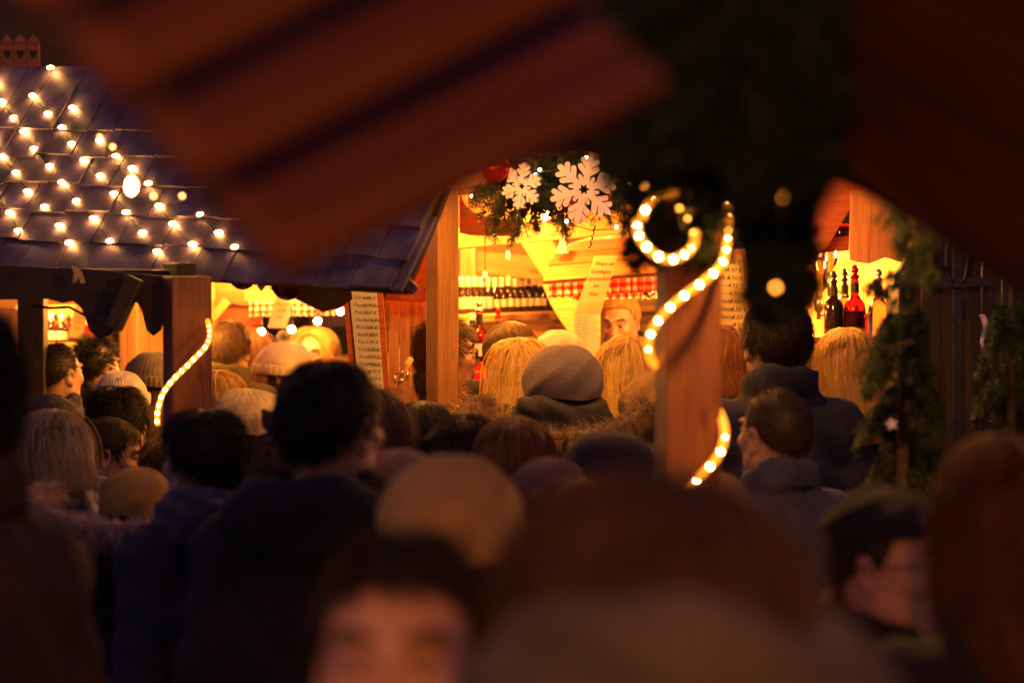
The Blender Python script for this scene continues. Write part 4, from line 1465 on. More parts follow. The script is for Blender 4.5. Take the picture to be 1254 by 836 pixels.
def snowflake(label, u, v, d, Rpx, rot, tilt):
    R_ = Rpx * d / FPX
    o = thing('snowflake_ornament', label, 'ornament', P(u, v, d), 'felt snowflakes on the garland')
    b = MB()
    w = R_ * .105
    def bar(x0, y0, x1, y1, w0, w1, z):
        dx, dy = x1 - x0, y1 - y0; l = math.hypot(dx, dy); nx, ny = -dy / l, dx / l
        pts = [(x0 + nx * w0, y0 + ny * w0), (x0 - nx * w0, y0 - ny * w0)]
        for k in range(7):
            a = -math.pi / 2 + math.pi * k / 6
            pts.append((x1 + w1 * (math.cos(a) * dx / l - math.sin(a) * -nx * 1), y1 + w1 * (math.cos(a) * dy / l - math.sin(a) * -ny)))
        b.prism(pts, -z, z)
    z = .006
    for k in range(6):
        a = rot + k * math.pi / 3; c, s = math.cos(a), math.sin(a)
        def pt(r, off): return (r * c - off * s, r * s + off * c)
        bar(*pt(R_ * .20, 0), *pt(R_ * .93, 0), w * .9, w * .75, z + .0002 * k)
        for r0, ln in [(.42, .34), (.66, .28)]:
            for sg in (-1, 1):
                a0 = pt(R_ * r0, 0); a1 = pt(R_ * (r0 + ln * .62), sg * R_ * ln * .72)
                bar(*a0, *a1, w * .75, w * .72, z - .001 - .0003 * (sg + 1) - .0002 * k - (.001 if r0 > .5 else 0))
        # star shaped heart of the flake
        p0, p1 = pt(R_ * .30, 0), pt(R_ * .12, 0)
        a2 = a + math.pi / 6
        q0 = (R_ * .40 * math.cos(a2), R_ * .40 * math.sin(a2))
        bar(*p1, *q0, w * .55, w * .5, z - .003 - .0001 * k)
    n = 24
    ring = [(R_ * .30 * math.cos(2 * math.pi * i / n), R_ * .30 * math.sin(2 * math.pi * i / n)) for i in range(n)]
    inn = [(x * .52, y * .52) for x, y in ring]
    vs = [(x, y, zz) for zz in (-z + .0022, z - .0022) for x, y in ring + inn]
    fs = []
    for i in range(n):
        j = (i + 1) % n
        fs += [(2 * n + i, 2 * n + j, 3 * n + j, 3 * n + i), (j, i, n + i, n + j), (i, j, 2 * n + j, 2 * n + i), (n + j, n + i, 3 * n + i, 3 * n + j)]
    b.add(vs, fs)
    M = Matrix.Translation(P(u, v, d)) @ Matrix.Rotation(math.pi / 2 + tilt[0], 4, 'X') @ Matrix.Rotation(tilt[1], 4, 'Y')
    link('flake', b.mesh('flake'), VIOLET_FELT, o, M)
    q = MB(); q.tube([P(u, v - Rpx * .95, d), P(u + 2, v - Rpx * 1.5, d + .03)], .0012, 4); link('thread', q.mesh('thread'), CABLE, o)
    return o


snowflake('smaller white felt snowflake hanging beside the red bauble', 639, 228, 7.95, 29, .35, (.05, -.55))
snowflake('larger white felt snowflake hanging in the middle of the garland', 715, 232, 7.9, 43, .30, (.0, .15))
bauble('glossy red bauble hanging at the left end of the fir garland', 607, 207, 7.98, 18, REDGLOSS)
bauble('red bauble half hidden behind the larger snowflake', 700, 243, 8.02, 12, REDGLOSS)
light_string('fairy lights tucked into the fir garland of the bar hut', [P(656, 214, 7.98), P(661, 208, 7.98), P(718, 193, 7.95), P(694, 271, 8.0), P(755, 278, 7.9), P(772, 224, 7.9)], .006, TINY, crad=.0018, group=None, sag=.02)
q = MB()
for i in range(12):
    t = i / 11; q.tube([P(728 - 6 * t + math.sin(i * 2.1), 276 + i * 2.3, 8.3), P(728.6 - 6 * t + math.sin(i * 2.1 + 1), 279 + i * 2.3, 8.3)], .003, 5)
tag(link('chain', q.mesh('chain', True), IRON), 'thin dark chain hanging below the larger snowflake', 'chain')
# ================================================================== RIGHT STALL (bottles)
rs = thing('spirits_stall', 'spirits stall with red lit eaves and glowing back wall', 'market stall', P(1045, 320, 9.0).xy.to_3d())
wall_px('back_wall', 960, 285, 1150, 600, 9.7, 6, PALE, rs, True)
cutout('wall_slot', [(1033, 316), (1052, 316), (1052, 352), (1033, 352)], 9.66, .02, BROWN, rs)
cutout('red_eave', [(1002, 312), (980, 330), (972, 300), (1008, 196), (1062, 200), (1092, 222), (1054, 233), (1014, 300)], 8.75, .03, RED, rs)  # red light on the underside is put into the timber colour
beam('rafter', P(968, 262, 8.5), P(1010, 196, 8.5), .04, .045, PALE, rs, up=(1, 0, .6))
cutout('gap_shade', [(1050, 236), (1062, 218), (1095, 222), (1115, 226), (1110, 236)], 9.0, .03, DARK, rs)  # dark piece stands in for the shaded gap in the gable
wv = [(1041, 234), (1112, 226), (1112, 316), (1103, 321), (1094, 318), (1084, 315), (1074, 319), (1064, 323), (1052, 321), (1040, 318)]
pnl = []
q = [P(u, v, 8.45) for u, v in wv]; c = sum(q, Vector()) / len(q)
M = frame(c, (0, 0, 1), (-1, 0, 0)); Mi = M.inverted(); loc = [tuple((Mi @ x).to_2d()) for x in q]
ar = sum(loc[i][0] * loc[(i + 1) % len(loc)][1] - loc[(i + 1) % len(loc)][0] * loc[i][1] for i in range(len(loc)))
if ar < 0: loc.reverse()
mb = MB(); mb.prism(loc, -.012, .012); link('hanging_board', mb.mesh('board'), BROWN, rs, M)
beam('shelf', P(985, 302, 9.0), P(1046, 297, 9.0), .16, .055, RED, rs)
wall_px('upper_back', 985, 230, 1120, 292, 9.3, 3, RED, rs)
sz = P(1010, 412, 8.9).z
cn = thing('stall_counter', 'dark timber counter of the spirits stall', 'counter', P(1050, 420, 9.0).xy.to_3d())
q = MB(); a = P(975, 400, 8.85); c = P(1140, 400, 8.85); q.box(a.x, c.x, a.y, a.y + .03, 0, sz - .03); link('front', q.mesh('front'), DARK, cn)
q = MB(); q.box(a.x - .02, c.x + .02, a.y + .032, a.y + .45, sz - .03, sz); link('top', q.mesh('top', bevel=.004), BROWN, cn)
for u, dd, k, m, cp, lab, s, pr, lb, fl_ in [
        (1021, 8.98, 'spirit', DGLASS, BLACK, None, 1.02, BLACK, 'dark bottle with black pourer at the left of the spirits counter', None),
        (1034, 9.12, 'spirit', CGLASS, BLACK, None, 1.05, BLACK, 'clear bottle with black stopper behind the red bottle', None),
        (1046.5, 8.95, 'liqueur', RGLASS, None, None, 1.12, REDGLOSS, 'round shouldered red liqueur bottle with red stopper on the spirits counter', REDCLOTH),
        (1075.5, 9.0, 'liqueur', CGLASS, None, None, 1.06, STEEL, 'clear round shouldered bottle right of the red liqueur bottle', None),
        (1062, 9.1, 'wine', RGLASS, FOILR, None, .5, None, 'tiny red bottle between two round shouldered bottles', None)]:
    p = P(u, 410, dd)
    bottle(lb, (p.x, p.y, sz), k, m, cp, lab, s, pr, group=None, fill=fl_)
zz = P(1020, 296, 9.0).z + .008
for u, s, lb in [(1019, .78, 'smaller dark topped jar of red liquid on the upper shelf'), (1036, 1.25, 'larger dark topped jar of red liquid on the upper shelf')]:
    p = P(u, 290, 8.98)
    o = thing('jar', lb, 'jar', (p.x, p.y, zz))
    for nm, prof, mt in [('glass_body', [(0, 0), (.028, 0), (.03, .004), (.03, .045), (.026, .05), (0, .05)], RGLASS), ('liquid', [(0, .003), (.026, .003), (.026, .036), (0, .037)], REDCLOTH), ('lid', [(.030, .046), (.031, .05), (.031, .10), (.02, .112), (0, .113)], BLACK)]:
        mb = MB(); mb.lathe([(r * s, z * s) for r, z in prof], 18, None, False); c = link(nm, mb.mesh(nm, True), mt); c.parent = o
for i, (u, lb) in enumerate([(1003, 'left upside down spirit bottle in its wall dispenser'), (1016, 'right upside down spirit bottle in its wall dispenser')]):
    p = P(u, 318, 9.3)
    o = thing('spirit_dispenser', lb, 'dispenser', p)
    mb = MB(); mb.lathe([(0, .10), (.03, .098), (.032, .09), (.032, .0), (.026, -.02), (.013, -.035), (.013, -.06), (0, -.06)], 16, Matrix.Translation(p + Vector((0, 0, .0 - .09 * (1 - i)))), False); link('bottle', mb.mesh('b', True), CGLASS, o)
    mb = MB(); mb.lathe([(0, -.060), (.018, -.061), (.020, -.10), (.008, -.115), (.008, -.14), (0, -.14)], 14, Matrix.Translation(p + Vector((0, 0, .0 - .09 * (1 - i)))), False); link('tap', mb.mesh('t', True), BLACK, o)
    mb = MB(); mb.box(-.006, .05, -.004, .004, -.128, -.120, Matrix.Translation(p + Vector((0, 0, -.09 * (1 - i))))); link('lever', mb.mesh('l'), BLACK, o)
stall_lamp('assumed bulb hidden behind the wavy hanging board of the spirits stall', 1080, 306, 9.25, 60, .018, .04)  # unseen, assumed from the glow on the stall's back wall
stall_lamp('assumed bulb hidden behind the dark garland in the spirits stall', 985, 316, 9.2, 30, .016, .04)  # also out of sight, assumed from the same glow

# ================================================================== DARK SHED, iron cross, fir tree on the right
sh = thing('timber_shed', 'dark timber shed with slanted roof line at the right edge', 'shed', P(1220, 400, 7.6).xy.to_3d())
q = [P(u, v, 7.6) for u, v in [(1102, 345), (1142, 266), (1500, 240), (1500, 1080), (1102, 1080)]]; c = sum(q, Vector()) / len(q)
for i in range(14):
    u0, u1 = 1102 + i * 24.3, 1102 + i * 24.3 + 23.6
    top = lambda u: 345 - (u - 1102) * 1.975 if u < 1142 else 266 - (u - 1142) * .0726
    bb = [(u0, top(u0)), (u1, top(u1)), (u1, 1080), (u0, 1080)]
    qq = [P(u, v, 7.6) for u, v in bb]; cc = sum(qq, Vector()) / 4
    M = frame(cc, (0, 0, 1), (-1, 0, 0)); Mi = M.inverted(); loc = [tuple((Mi @ x).to_2d()) for x in qq]
    ar = sum(loc[k][0] * loc[(k + 1) % 4][1] - loc[(k + 1) % 4][0] * loc[k][1] for k in range(4))
    if ar < 0: loc.reverse()
    if i == 0: WB = MB()
    o_ = MB(); o_.prism(loc, -.012, .012, M)
    WB.add(o_.v, o_.f)
M = frame(c, (0, 0, 1), (-1, 0, 0)); Mi = M.inverted(); WB.v = [tuple(Mi @ Vector(v)) for v in WB.v]
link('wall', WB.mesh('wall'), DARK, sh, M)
panel('side_wall', P(1102, 1080, 7.62), (0, 1, 0), (0, 0, 1), .25, 1.9, 12, .03, DARK, sh)
beam('roof_edge', P(1098, 352, 7.56), P(1145, 262, 7.56), .08, .04, DARK, sh, up=(1, 0, .5))
beam('roof_edge', P(1138, 264, 7.56), P(1500, 238, 7.56), .08, .04, DARK, sh)
cross = thing('iron_cross', 'wrought iron cross with curled top on the dark shed', 'iron cross', P(1172, 450, 7.5))
beam('upright', P(1172, 640, 7.5), P(1172, 300, 7.5), .02, .032, IRON, cross, up=(1, 0, 0), bevel=.003)
beam('crossbar', P(1132, 348, 7.47), P(1217, 345, 7.47), .02, .030, IRON, cross, bevel=.003)
for s in (-1, 1):
    q = MB(); q.tube([P(1172 + s * (4 + 9 * math.sin(t * 2.6)), 345 - 50 * t + 8 * math.sin(t * 6), 7.46) for t in [k / 12 for k in range(13)]], .006, 6)
    link('scroll', q.mesh('scroll', True), IRON, cross)
o = thing('ribbon_ornament', 'pale violet hanging ribbon beside the iron cross', 'ribbon', P(1206, 400, 7.3))
mb = MB()
for j in range(12):
    t = j / 11
V = []; F = []
for j in range(13):
    t = j / 12; w = .010 - .006 * t
    c = P(1202 + 5 * t + 3 * math.sin(t * 7), 385 + 52 * t, 7.35)
    V += [c + Vector((-w * .8, .004 * math.sin(j), 0)), c + Vector((w, -.004 * math.sin(j), 0)), c + Vector((0, .006, 0))]
for j in range(12):
    for k in range(3):
        F.append((j * 3 + k, j * 3 + (k + 1) % 3, j * 3 + 3 + (k + 1) % 3, j * 3 + 3 + k))
me = bpy.data.meshes.new('ribbon'); me.from_pydata(V, [], F); link('ribbon', me, VIOLET_FELT, o)

tb = P(1104, 400, 5.9)
ft = thing('fir_tree', 'slim dark fir tree with drooping branches before the dark shed', 'fir tree', (tb.x, tb.y, 0))
q = MB(); q.tube([(tb.x, tb.y, 0), (tb.x + .01, tb.y, 1.2), (tb.x, tb.y, 2.06)], [.035, .024, .006], 8); link('trunk', q.mesh('trunk', True), BARK, ft)
sp = []
for i in range(150):
    z = random.uniform(.6, 2.02); rr = .03 + .16 * (2.08 - z) ** .75; a = random.uniform(0, 2 * math.pi)
    d0 = Vector((math.cos(a), math.sin(a), 0)); p0 = Vector((tb.x, tb.y, z)) + d0 * .01
    sp.append((p0, p0 + d0 * rr * random.uniform(.75, 1.2) + Vector((0, 0, random.uniform(-.10, .02)))))
fir_part('crown', sp, FIR, ft, sag=.07, n_need=95, ln=.020, r=.0012, twigs=6)
def dup(o, loc, label):
    r = o.copy(); COL.objects.link(r); r.location = loc; r['label'] = label
    for ch in o.children:
        k = ch.copy(); COL.objects.link(k); k.parent = r
    return r


t2 = P(1238, 400, 6.9)
dup(ft, (t2.x, t2.y, 0), 'second dark fir tree right of the iron cross at the picture edge')
o = thing('star_ornament', 'small white star shaped ornament hanging on the fir tree', 'ornament', P(1092, 519, 5.62))
mb = MB(); mb.prism([(.016 * (1 if k % 2 == 0 else .5) * math.cos(math.pi * k / 5 + .3), .016 * (1 if k % 2 == 0 else .5) * math.sin(math.pi * k / 5 + .3)) for k in range(10)], -.004, .004)
link('star', mb.mesh('star'), VIOLET_FELT, o, frame(P(1092, 519, 5.62), (1, 0, .2), (0, 0, 1)))

# ================================================================== BACK STALLS at the left
bs = thing('back_stall', 'far orange timber stall with curved gable behind the olive coat man', 'market stall', P(300, 380, 11.4).xy.to_3d())
wall_px('front_boards', 250, 335, 322, 480, 11.7, 4, PINE, bs)
cutout('gable_board', [(262, 372), (262, 340), (330, 338), (334, 366), (318, 372), (302, 374), (285, 371), (272, 378)], 11.4, .03, PINE, bs)
cutout('sill_board', [(268, 378), (320, 376), (320, 402), (268, 404)], 11.45, .03, RED, bs)
beam('corner_post', P(257, 345, 11.3), P(257, 640, 11.3), .05, .05, PALE, bs, up=(1, 0, 0))
beam('brace', P(258, 392, 11.25), P(278, 368, 11.25), .03, .04, PALE, bs, up=(1, 0, .5))
valance('gingham_frill', P(304, 368, 11.2), P(430, 366, 11.2), .075, 18, GING, bs)
beam('frill_rail', P(300, 362, 11.25), P(432, 360, 11.25), .05, .05, PINE, bs)
wall_px('dark_wall', 316, 370, 384, 640, 12.8, 3, DARK, bs)
GREY = plain('grey_plaster', (.20, .15, .16), .9, noise=.15, nscale=6)
wall_px('plaster_wall', 380, 370, 470, 640, 12.6, 1, GREY, bs)
wall_px('top_boards', 255, 300, 430, 362, 11.6, 2, PINE, bs)
sign('hanging_sign', 'bright parchment sign hanging from the far gingham frill', [(338, 362), (361, 363), (350, 402), (328, 401)], 11.0, CREAM,
     [('Punsch', .5, .3, 'CENTER'), ('heiß', .5, .5, 'CENTER'), ('süß', .5, .7, 'CENTER')], .022)
ls = thing('back_stall', 'far left stall with red cloth and curved brown brace', 'market stall', P(80, 400, 11.6).xy.to_3d())
wall_px('back_wall', -40, 350, 145, 640, 12.2, 10, PINE, ls)
cutout('curved_brace', [(40, 380), (62, 384), (76, 396), (90, 402), (92, 420), (80, 418), (62, 402), (46, 394)], 11.7, .03, BROWN, ls)
beam('lintel', P(20, 380, 11.6), P(145, 378, 11.6), .06, .05, PINE, ls)
valance('gingham_frill', P(70, 385, 11.5), P(136, 384, 11.5), .055, 9, GING, ls)
cutout('red_cloth', [(104, 396), (130, 396), (130, 424), (104, 424)], 11.9, .015, REDCLOTH, ls)
cutout('white_poster', [(37, 382), (50, 388), (50, 424), (37, 424)], 11.65, .01, PAPER, ls)
cutout('red_poster', [(37, 402), (50, 402), (50, 424), (37, 424)], 11.63, .008, REDCLOTH, ls)
beam('counter', P(20, 423, 11.5), P(146, 423, 11.5), .2, .03, PINE, ls)
beam('corner_post', P(142.5, 376, 10.9), P(142.5, 640, 10.9), .03, .035, DARK, ls, up=(1, 0, 0))
beam('timber_post', P(158.5, 370, 10.7), P(158.5, 640, 10.7), .07, .075, PINE, ls, up=(1, 0, 0))
wall_px('side_boards', 168, 378, 218, 640, 10.9, 3, PALE, ls, True)
wall_px('side_top', 168, 330, 218, 382, 10.85, 1, RED, ls)
beam('front_post', P(22, 378, 11.0), P(22, 640, 11.0), .06, .06, PINE, ls, up=(1, 0, 0))
sign('hanging_sign', 'slanted parchment sign hanging in the far left stall', [(92, 374), (109, 376), (101, 414), (84, 413)], 11.1, CREAM,
     [('Glüh', .5, .4, 'CENTER'), ('Wein', .5, .55, 'CENTER'), ('4 €', .5, .75, 'CENTER')], .02)
for u, m, lb in [(52, RGLASS, 'small red bottle on the far left stall counter'), (63, CGLASS, 'pale bottle in the middle of the far left stall counter'), (76, DGLASS, 'dark bottle at the right of the far left stall counter')]:
    p = P(u, 420, 11.45); z = P(u, 423, 11.5).z + .016
    bottle(lb, (p.x, p.y, z), 'liqueur', m, FOILW, LABELM, .75, None, group=None)
for u, v, d, lb in [(30, 386, 10.2, 'round white bulb at the far left beside the dark coat'), (320, 406, 11.0, 'leftmost low round bulb below the far gingham frill'), (357, 403, 10.9, 'round bulb right under the bright parchment sign'), (389, 393, 11.0, 'round bulb below the middle of the far gingham frill'), (417, 381, 11.0, 'round bulb touching the right end of the far gingham frill')]:
    o = thing('globe_bulb', lb, 'bulb', P(u, v, d), 'round bulbs on the far stalls')
    add_ball('globe', P(u, v, d), .0175, GLOBE, o, 2)
    q = MB(); q.lathe([(.009, .015), (.009, .035), (.004, .04), (.004, .10)], 8, Matrix.Translation(P(u, v, d)), False); link('socket', q.mesh('socket', True), BLACK, o)
stall_lamp('assumed lamp above the far gingham frill', 372, 340, 11.0, 30)  # unseen like those below, assumed from the lit interiors of the far stalls
stall_lamp('assumed lamp in the far left stall', 55, 360, 11.3, 28)
stall_lamp('assumed lamp behind the brown post of the shingled hut', 205, 345, 10.2, 18)
stall_lamp('assumed lamp above the far orange gable', 290, 325, 11.0, 16)

# ================================================================== NEAR HUT: canopy overhead, light wrapped post, fir garland
nh = thing('near_hut', 'blurred wooden hut canopy overhead with overlapping boards and lit post', 'market hut', P(627, 418, 3.2).xy.to_3d())
e = [(345, 338), (232, 222), (138, 116), (42, 12), (-62, -96), (-166, -204)]
for k in range(5):
    d0, d1 = 1.8 - .08 * k, 1.8 - .08 * k + .08
    lo, hi = e[k], (e[k + 1][0] - 14, e[k + 1][1] - 16)
    A, Bq = P(*lo, d0), P(*hi, d1)
    dirp = (P(lo[0] + 475 + 105 * k, lo[1] - (475 + 105 * k) * .49, d0 + .12) - A)
    D_, C_ = A + dirp, Bq + dirp
    exx = dirp.normalized(); M = frame(A, exx, Bq - A); Mi = M.inverted()
    loc = [tuple((Mi @ x).to_2d()) for x in (A, D_, C_, Bq)]
    ar = sum(loc[i][0] * loc[(i + 1) % 4][1] - loc[(i + 1) % 4][0] * loc[i][1] for i in range(4))
    if ar < 0: loc.reverse()
    mb = MB(); mb.prism(loc, -.011, .011); link('canopy_board', mb.mesh('board', bevel=.005), CANOPY, nh, M)
def slab(name, pts, th, mat):
    """board in the plane of its first three points; the others are taken where their sight line meets that plane"""
    q = [P(*p) for p in pts[:3]]; nr = (q[1] - q[0]).cross(q[2] - q[0])
    for u, v, d in pts[3:]:
        r_ = P(u, v, 1.0) - CAM; q.append(CAM + r_ * ((q[0] - CAM).dot(nr) / r_.dot(nr)))
    M = frame(sum(q, Vector()) / len(q), q[1] - q[0], q[2] - q[0]); Mi = M.inverted()
    loc = [tuple((Mi @ x).to_2d()) for x in q]
    ar = sum(loc[i][0] * loc[(i + 1) % len(loc)][1] - loc[(i + 1) % len(loc)][0] * loc[i][1] for i in range(len(loc)))
    if ar < 0: loc.reverse()
    mb = MB(); mb.prism(loc, -th / 2, th / 2); return link(name, mb.mesh(name, bevel=.004), mat, nh, M)
slab('soffit_board', [(560, 214, 3.3), (700, 132, 3.3), (800, 128, 3.3), (800, 196, 3.3), (660, 192, 3.3)], .02, CANOPY)
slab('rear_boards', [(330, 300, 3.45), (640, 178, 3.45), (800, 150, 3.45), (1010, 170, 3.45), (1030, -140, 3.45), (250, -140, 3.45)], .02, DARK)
slab('roof_slope', [(985, 190, 3.2), (1330, 388, 2.9), (1400, -160, 2.6), (940, -160, 3.0), (940, 150, 3.1)], .025, CANOPY)
slab('roof_slope', [(1000, 150, 3.3), (1068, 202, 3.3), (1068, 100, 3.3), (985, 100, 3.3), (985, 190, 3.3)], .02, CANOPY)
beam('verge_rafter', P(1058, 196, 3.12), P(1340, 396, 2.95), .05, .05, CANOPY, nh, up=(1, 0, 1))
beam('ridge_beam', P(880, 60, 3.6), P(872, 200, 5.2), .10, .12, DARK, nh)
beam('collar_beam', P(640, 120, 3.7), P(1100, 130, 3.7), .08, .10, DARK, nh)
upost('post', 843, 205, 5.05, .118, BROWN, nh, 8)

R = lambda u, v, d: P(u, v, d)
rope('rope light spiralling around the near blurred post and garland',
     [R(786, 268, 4.86), R(792, 254, 4.86), R(804, 243, 4.9), R(830, 236, 5.0), R(868, 226, 5.1), R(888, 240, 5.1), R(892, 270, 5.05), R(886, 318, 4.95), R(866, 341, 4.92), R(836, 363, 4.92), R(812, 385, 4.92), R(797, 408, 4.95), R(794, 428, 4.98), R(803, 447, 5.1),
      R(840, 475, 5.22), R(872, 495, 5.15), R(884, 512, 5.03), R(887, 535, 4.95), R(878, 560, 4.92), R(857, 582, 4.92), R(838, 599, 4.93)], .0085, .0375)
rope('small loop of rope light hanging in front of the dark garland',
     [R(780, 272, 4.75), R(782, 288, 4.72), R(792, 303, 4.7), R(806, 314, 4.7), R(821, 318, 4.7), R(836, 313, 4.72), R(848, 302, 4.76), R(852, 286, 4.85)], .0085, .030)
light_string('blurred amber fairy bulbs scattered through the dark garland', [R(778, 214, 4.5), R(789, 228, 4.5), R(833, 219, 3.6), R(846, 231, 3.9), R(873, 223, 3.9), R(832, 255, 4.5), R(842, 268, 4.6), R(849, 285, 4.6), R(892, 283, 4.6), R(958, 243, 3.25), R(950, 352, 3.25)], .0036, emit('amber_bulb', (1, .30, .03), 9), sag=.03, crad=.0018, group=None)

ng = thing('fir_garland', 'large blurred dark fir garland hanging from the near canopy', 'garland', P(900, 150, 3.8))
sp = []
for i in range(560):
    v = random.uniform(-60, 345) if i < 330 else random.uniform(-60, 140)
    if v < 180: lo, hi = 818 + random.gauss(0, 9) + max(0, v - 90) * .35, 965
    elif v < 300: lo, hi = 930, 972
    else: lo, hi = 940, 972
    u = random.uniform(lo, hi); d = random.uniform(2.8, 3.3) if v < 180 else random.uniform(3.3, 4.2)
    a = P(u, v - 18, d); L_ = random.uniform(.05, .10) if v < 180 else random.uniform(.05, .09)
    sp.append((a, a + Vector((random.gauss(0, .05 if v < 180 else .012), random.gauss(0, .05), -L_))))
for i in range(60):
    u, v = random.uniform(795, 885), random.uniform(190, 300); a = P(u, v - 14, random.uniform(4.98, 5.1)); sp.append((a, a + Vector((random.gauss(0, .03), random.gauss(0, .02), -random.uniform(.06, .12)))))
fir_part('needles', sp, FIR, ng, sag=.0, n_need=95, ln=.030, r=.0019, twigs=5)
q = MB()
for i in range(9):
    u = 922 + i * 6; q.tube([P(u, -60, 3.9), P(u + 4, 120, 4.0), P(min(max(u, 935), 970), 260, 4.05), P(min(max(u, 942), 962), 330, 4.1)], [.055, .03, .018, .008], 8)
link('inner_bundle', q.mesh('bundle', True), FIR, ng)
dr = thing('fir_branch', 'drooping fir branch hanging from the right canopy edge', 'fir branch', P(1100, 260, 5.2))
sp = []
for i in range(16):
    u = 1092 + i * 4 + random.gauss(0, 2); v = 222 + i * 4 + random.gauss(0, 4); a = P(u, v, 5.2 + random.gauss(0, .06)); sp.append((a, a + Vector((random.gauss(.0, .02), 0, -random.uniform(.09, .16)))))
fir_part('needles', sp, FIR, dr, sag=.0, n_need=110, ln=.018, r=.0011, twigs=2)
sp = []
for (u, v, u2, v2) in [(1120, 330, 1062, 342), (1120, 345, 1075, 352), (1118, 415, 1060, 440), (1118, 430, 1075, 456), (1110, 405, 1070, 470), (1125, 370, 1085, 395), (1120, 440, 1085, 480)]:
    sp.append((P(u, v, 5.85 + random.gauss(0, .05)), P(u2, v2, 5.75 + random.gauss(0, .05))))
fir_part('side_branch', sp, FIR, ft, sag=.02, n_need=120, ln=.018, r=.0011, twigs=5)
# unseen bulbs about the near hut and garland
stall_lamp('assumed bare bulb hanging behind the photographer', 0, 0, 0, 54, .02, .1, (1, .235, .02), (.25, -.2, 2.65))  # unseen, assumed; placed to light the near face and the canopy boards
stall_lamp('added bulb at the front eave of the near hut above the fir garland', 985, 30, 4.7, 24, .02, .06, (1, .38, .07))  # unseen, added to warm the cream hat and middle crowd
stall_lamp('added bulb hidden behind the hanging garland beside the parchment price list', 972, 290, 8.2, 12, .015, .05)  # unseen, added to light the price list and the eave beside it
stall_lamp('added bare bulb under the near hut roof', 900, -1300, .7, 6, .02, .1, (1, .36, .07))  # out of view, added for light and dark bands across the canopy boards
stall_lamp('added bare bulb at the left side of the near hut', -1900, -900, .9, 9, .02, .1, (1, .36, .07))  # never in view, added to light the canopy and the crowd at the left

# ================================================================== PEOPLE
BLK = (.012, .011, .014); NAVY = (.018, .022, .05); BLOND = (.62, .40, .14); GREYB = (.34, .27, .20); BRN = (.07, .035, .018); DKB = (.022, .013, .009); AUB = (.28, .11, .035)
person('tall blurred person in dark brown coat cut off by the left edge', -66, 372, 3.5, 55, hair='full', hc=BLK, style='coat', jc=(.045, .028, .022), wide=.95)
person('man with cropped dark hair in navy hooded jacket at the left', 69, 417, 9.4, -15, turn=-20, hair='crew', hc=DKB, style='hood', jc=(.035, .03, .06))
person('man with spiky dark hair in front of the parchment sign', 117, 413, 10.2, -25, turn=-10, hair='spiky', hc=DKB, style='coat', jc=(.05, .04, .035))
person('woman in white knitted hat in front of the timber post', 148, 448, 8.7, -10, hair='lowbob', hc=BRN, hat='beanie', hatc=(.62, .56, .58), style='coat', jc=(.06, .045, .04))
person('dark haired person below the white knitted hat', 145, 472, 7.8, -20, hair='full', hc=DKB, style='coat', jc=(.05, .035, .03))
person('person in grey olive knit hat behind the brown post', 186, 426, 9.8, 5, hair='lowbob', hc=BRN, hat='slouch', hatc=(.16, .13, .09), style='hood', jc=(.09, .07, .06), scarf=(.12, .1, .08))
person('woman with ash blonde bob and grey blue jacket at the left', 66, 505, 6.5, 25, hair='bob', hc=GREYB, style='coat', jc=(.22, .21, .30), turn=10)
person('dark haired man in profile looking down with pale violet hood', 122, 505, 7.3, -60, turn=-20, nod=-14, hair='neat', hc=DKB, style='hood', jc=(.26, .22, .34), facefeat=True)
person('dark haired woman seen from behind with ear showing beside the brown post', 250, 500, 5.8, 40, turn=10, hair='full', hc=DKB, style='hood', jc=(.03, .028, .05), scarf=(.10, .10, .14))
person('woman in cream beret looking to the right', 305, 471, 7.4, -70, turn=-10, nod=-6, hair='lowbob', hc=BRN, hat='beret', hatc=(.62, .50, .34), style='coat', jc=(.03, .025, .025), facefeat=True)
person('large dark haired man in black hooded jacket seen from behind', 400, 436, 4.7, -12, turn=-20, hair='short', hc=BLK, style='hood', jc=(.016, .014, .02), wide=1.05)
person('grey brown haired man in olive coat with raised collar', 280, 390, 10.4, 0, turn=-10, hair='short', hc=(.20, .12, .06), style='coat', jc=(.085, .065, .035))
person('auburn haired woman in red jacket beside the olive coat', 301, 405, 11.0, -30, hair='longwavy', hc=AUB, style='coat', jc=(.5, .015, .02))
person('person in white slouchy knit hat facing left', 345, 414, 10.6, 75, turn=10, hair='lowbob', hc=BRN, hat='slouch', hatc=(.72, .66, .50), style='coat', jc=(.05, .04, .035), facefeat='pom')
person('blonde woman facing the camera under the round bulbs', 383, 403, 11.3, 170, turn=0, hair='longwavy', hc=(.55, .28, .09), style='coat', jc=(.14, .10, .07), facefeat=True)
person('man in black knit hat facing the camera by the price board', 417, 396, 12.0, 180, hair='short', hc=DKB, hat='smooth', hatc=BLK, style='coat', jc=(.10, .085, .06), facefeat=True)
person('golden haired woman below the blonde woman', 404, 441, 10.4, -40, hair='longwavy', hc=(.60, .30, .08), style='coat', jc=(.06, .045, .03))
person('woman with blonde ponytail in front of the boarded wall', 496, 423, 9.9, -75, hair='tail', hc=(.66, .38, .10), style='coat', jc=(.05, .03, .02), facefeat=True)
gm = person('man with glasses in profile behind the squared post', 545, 388, 8.75, -62, turn=-20, hair='full', hc=BRN, style='coat', jc=(.03, .022, .018), glasses=True, facefeat=True)
person('person with side swept fair bob beside the large dark man', 448, 476, 5.5, -22, turn=-20, hair='pixie', hc=(.30, .16, .06), style='coat', jc=(.03, .025, .025))
person('dark short haired woman with earring below the squared post', 519, 487, 6.9, -45, turn=-10, hair='neat', hc=BLK, style='coat', jc=(.03, .025, .03))
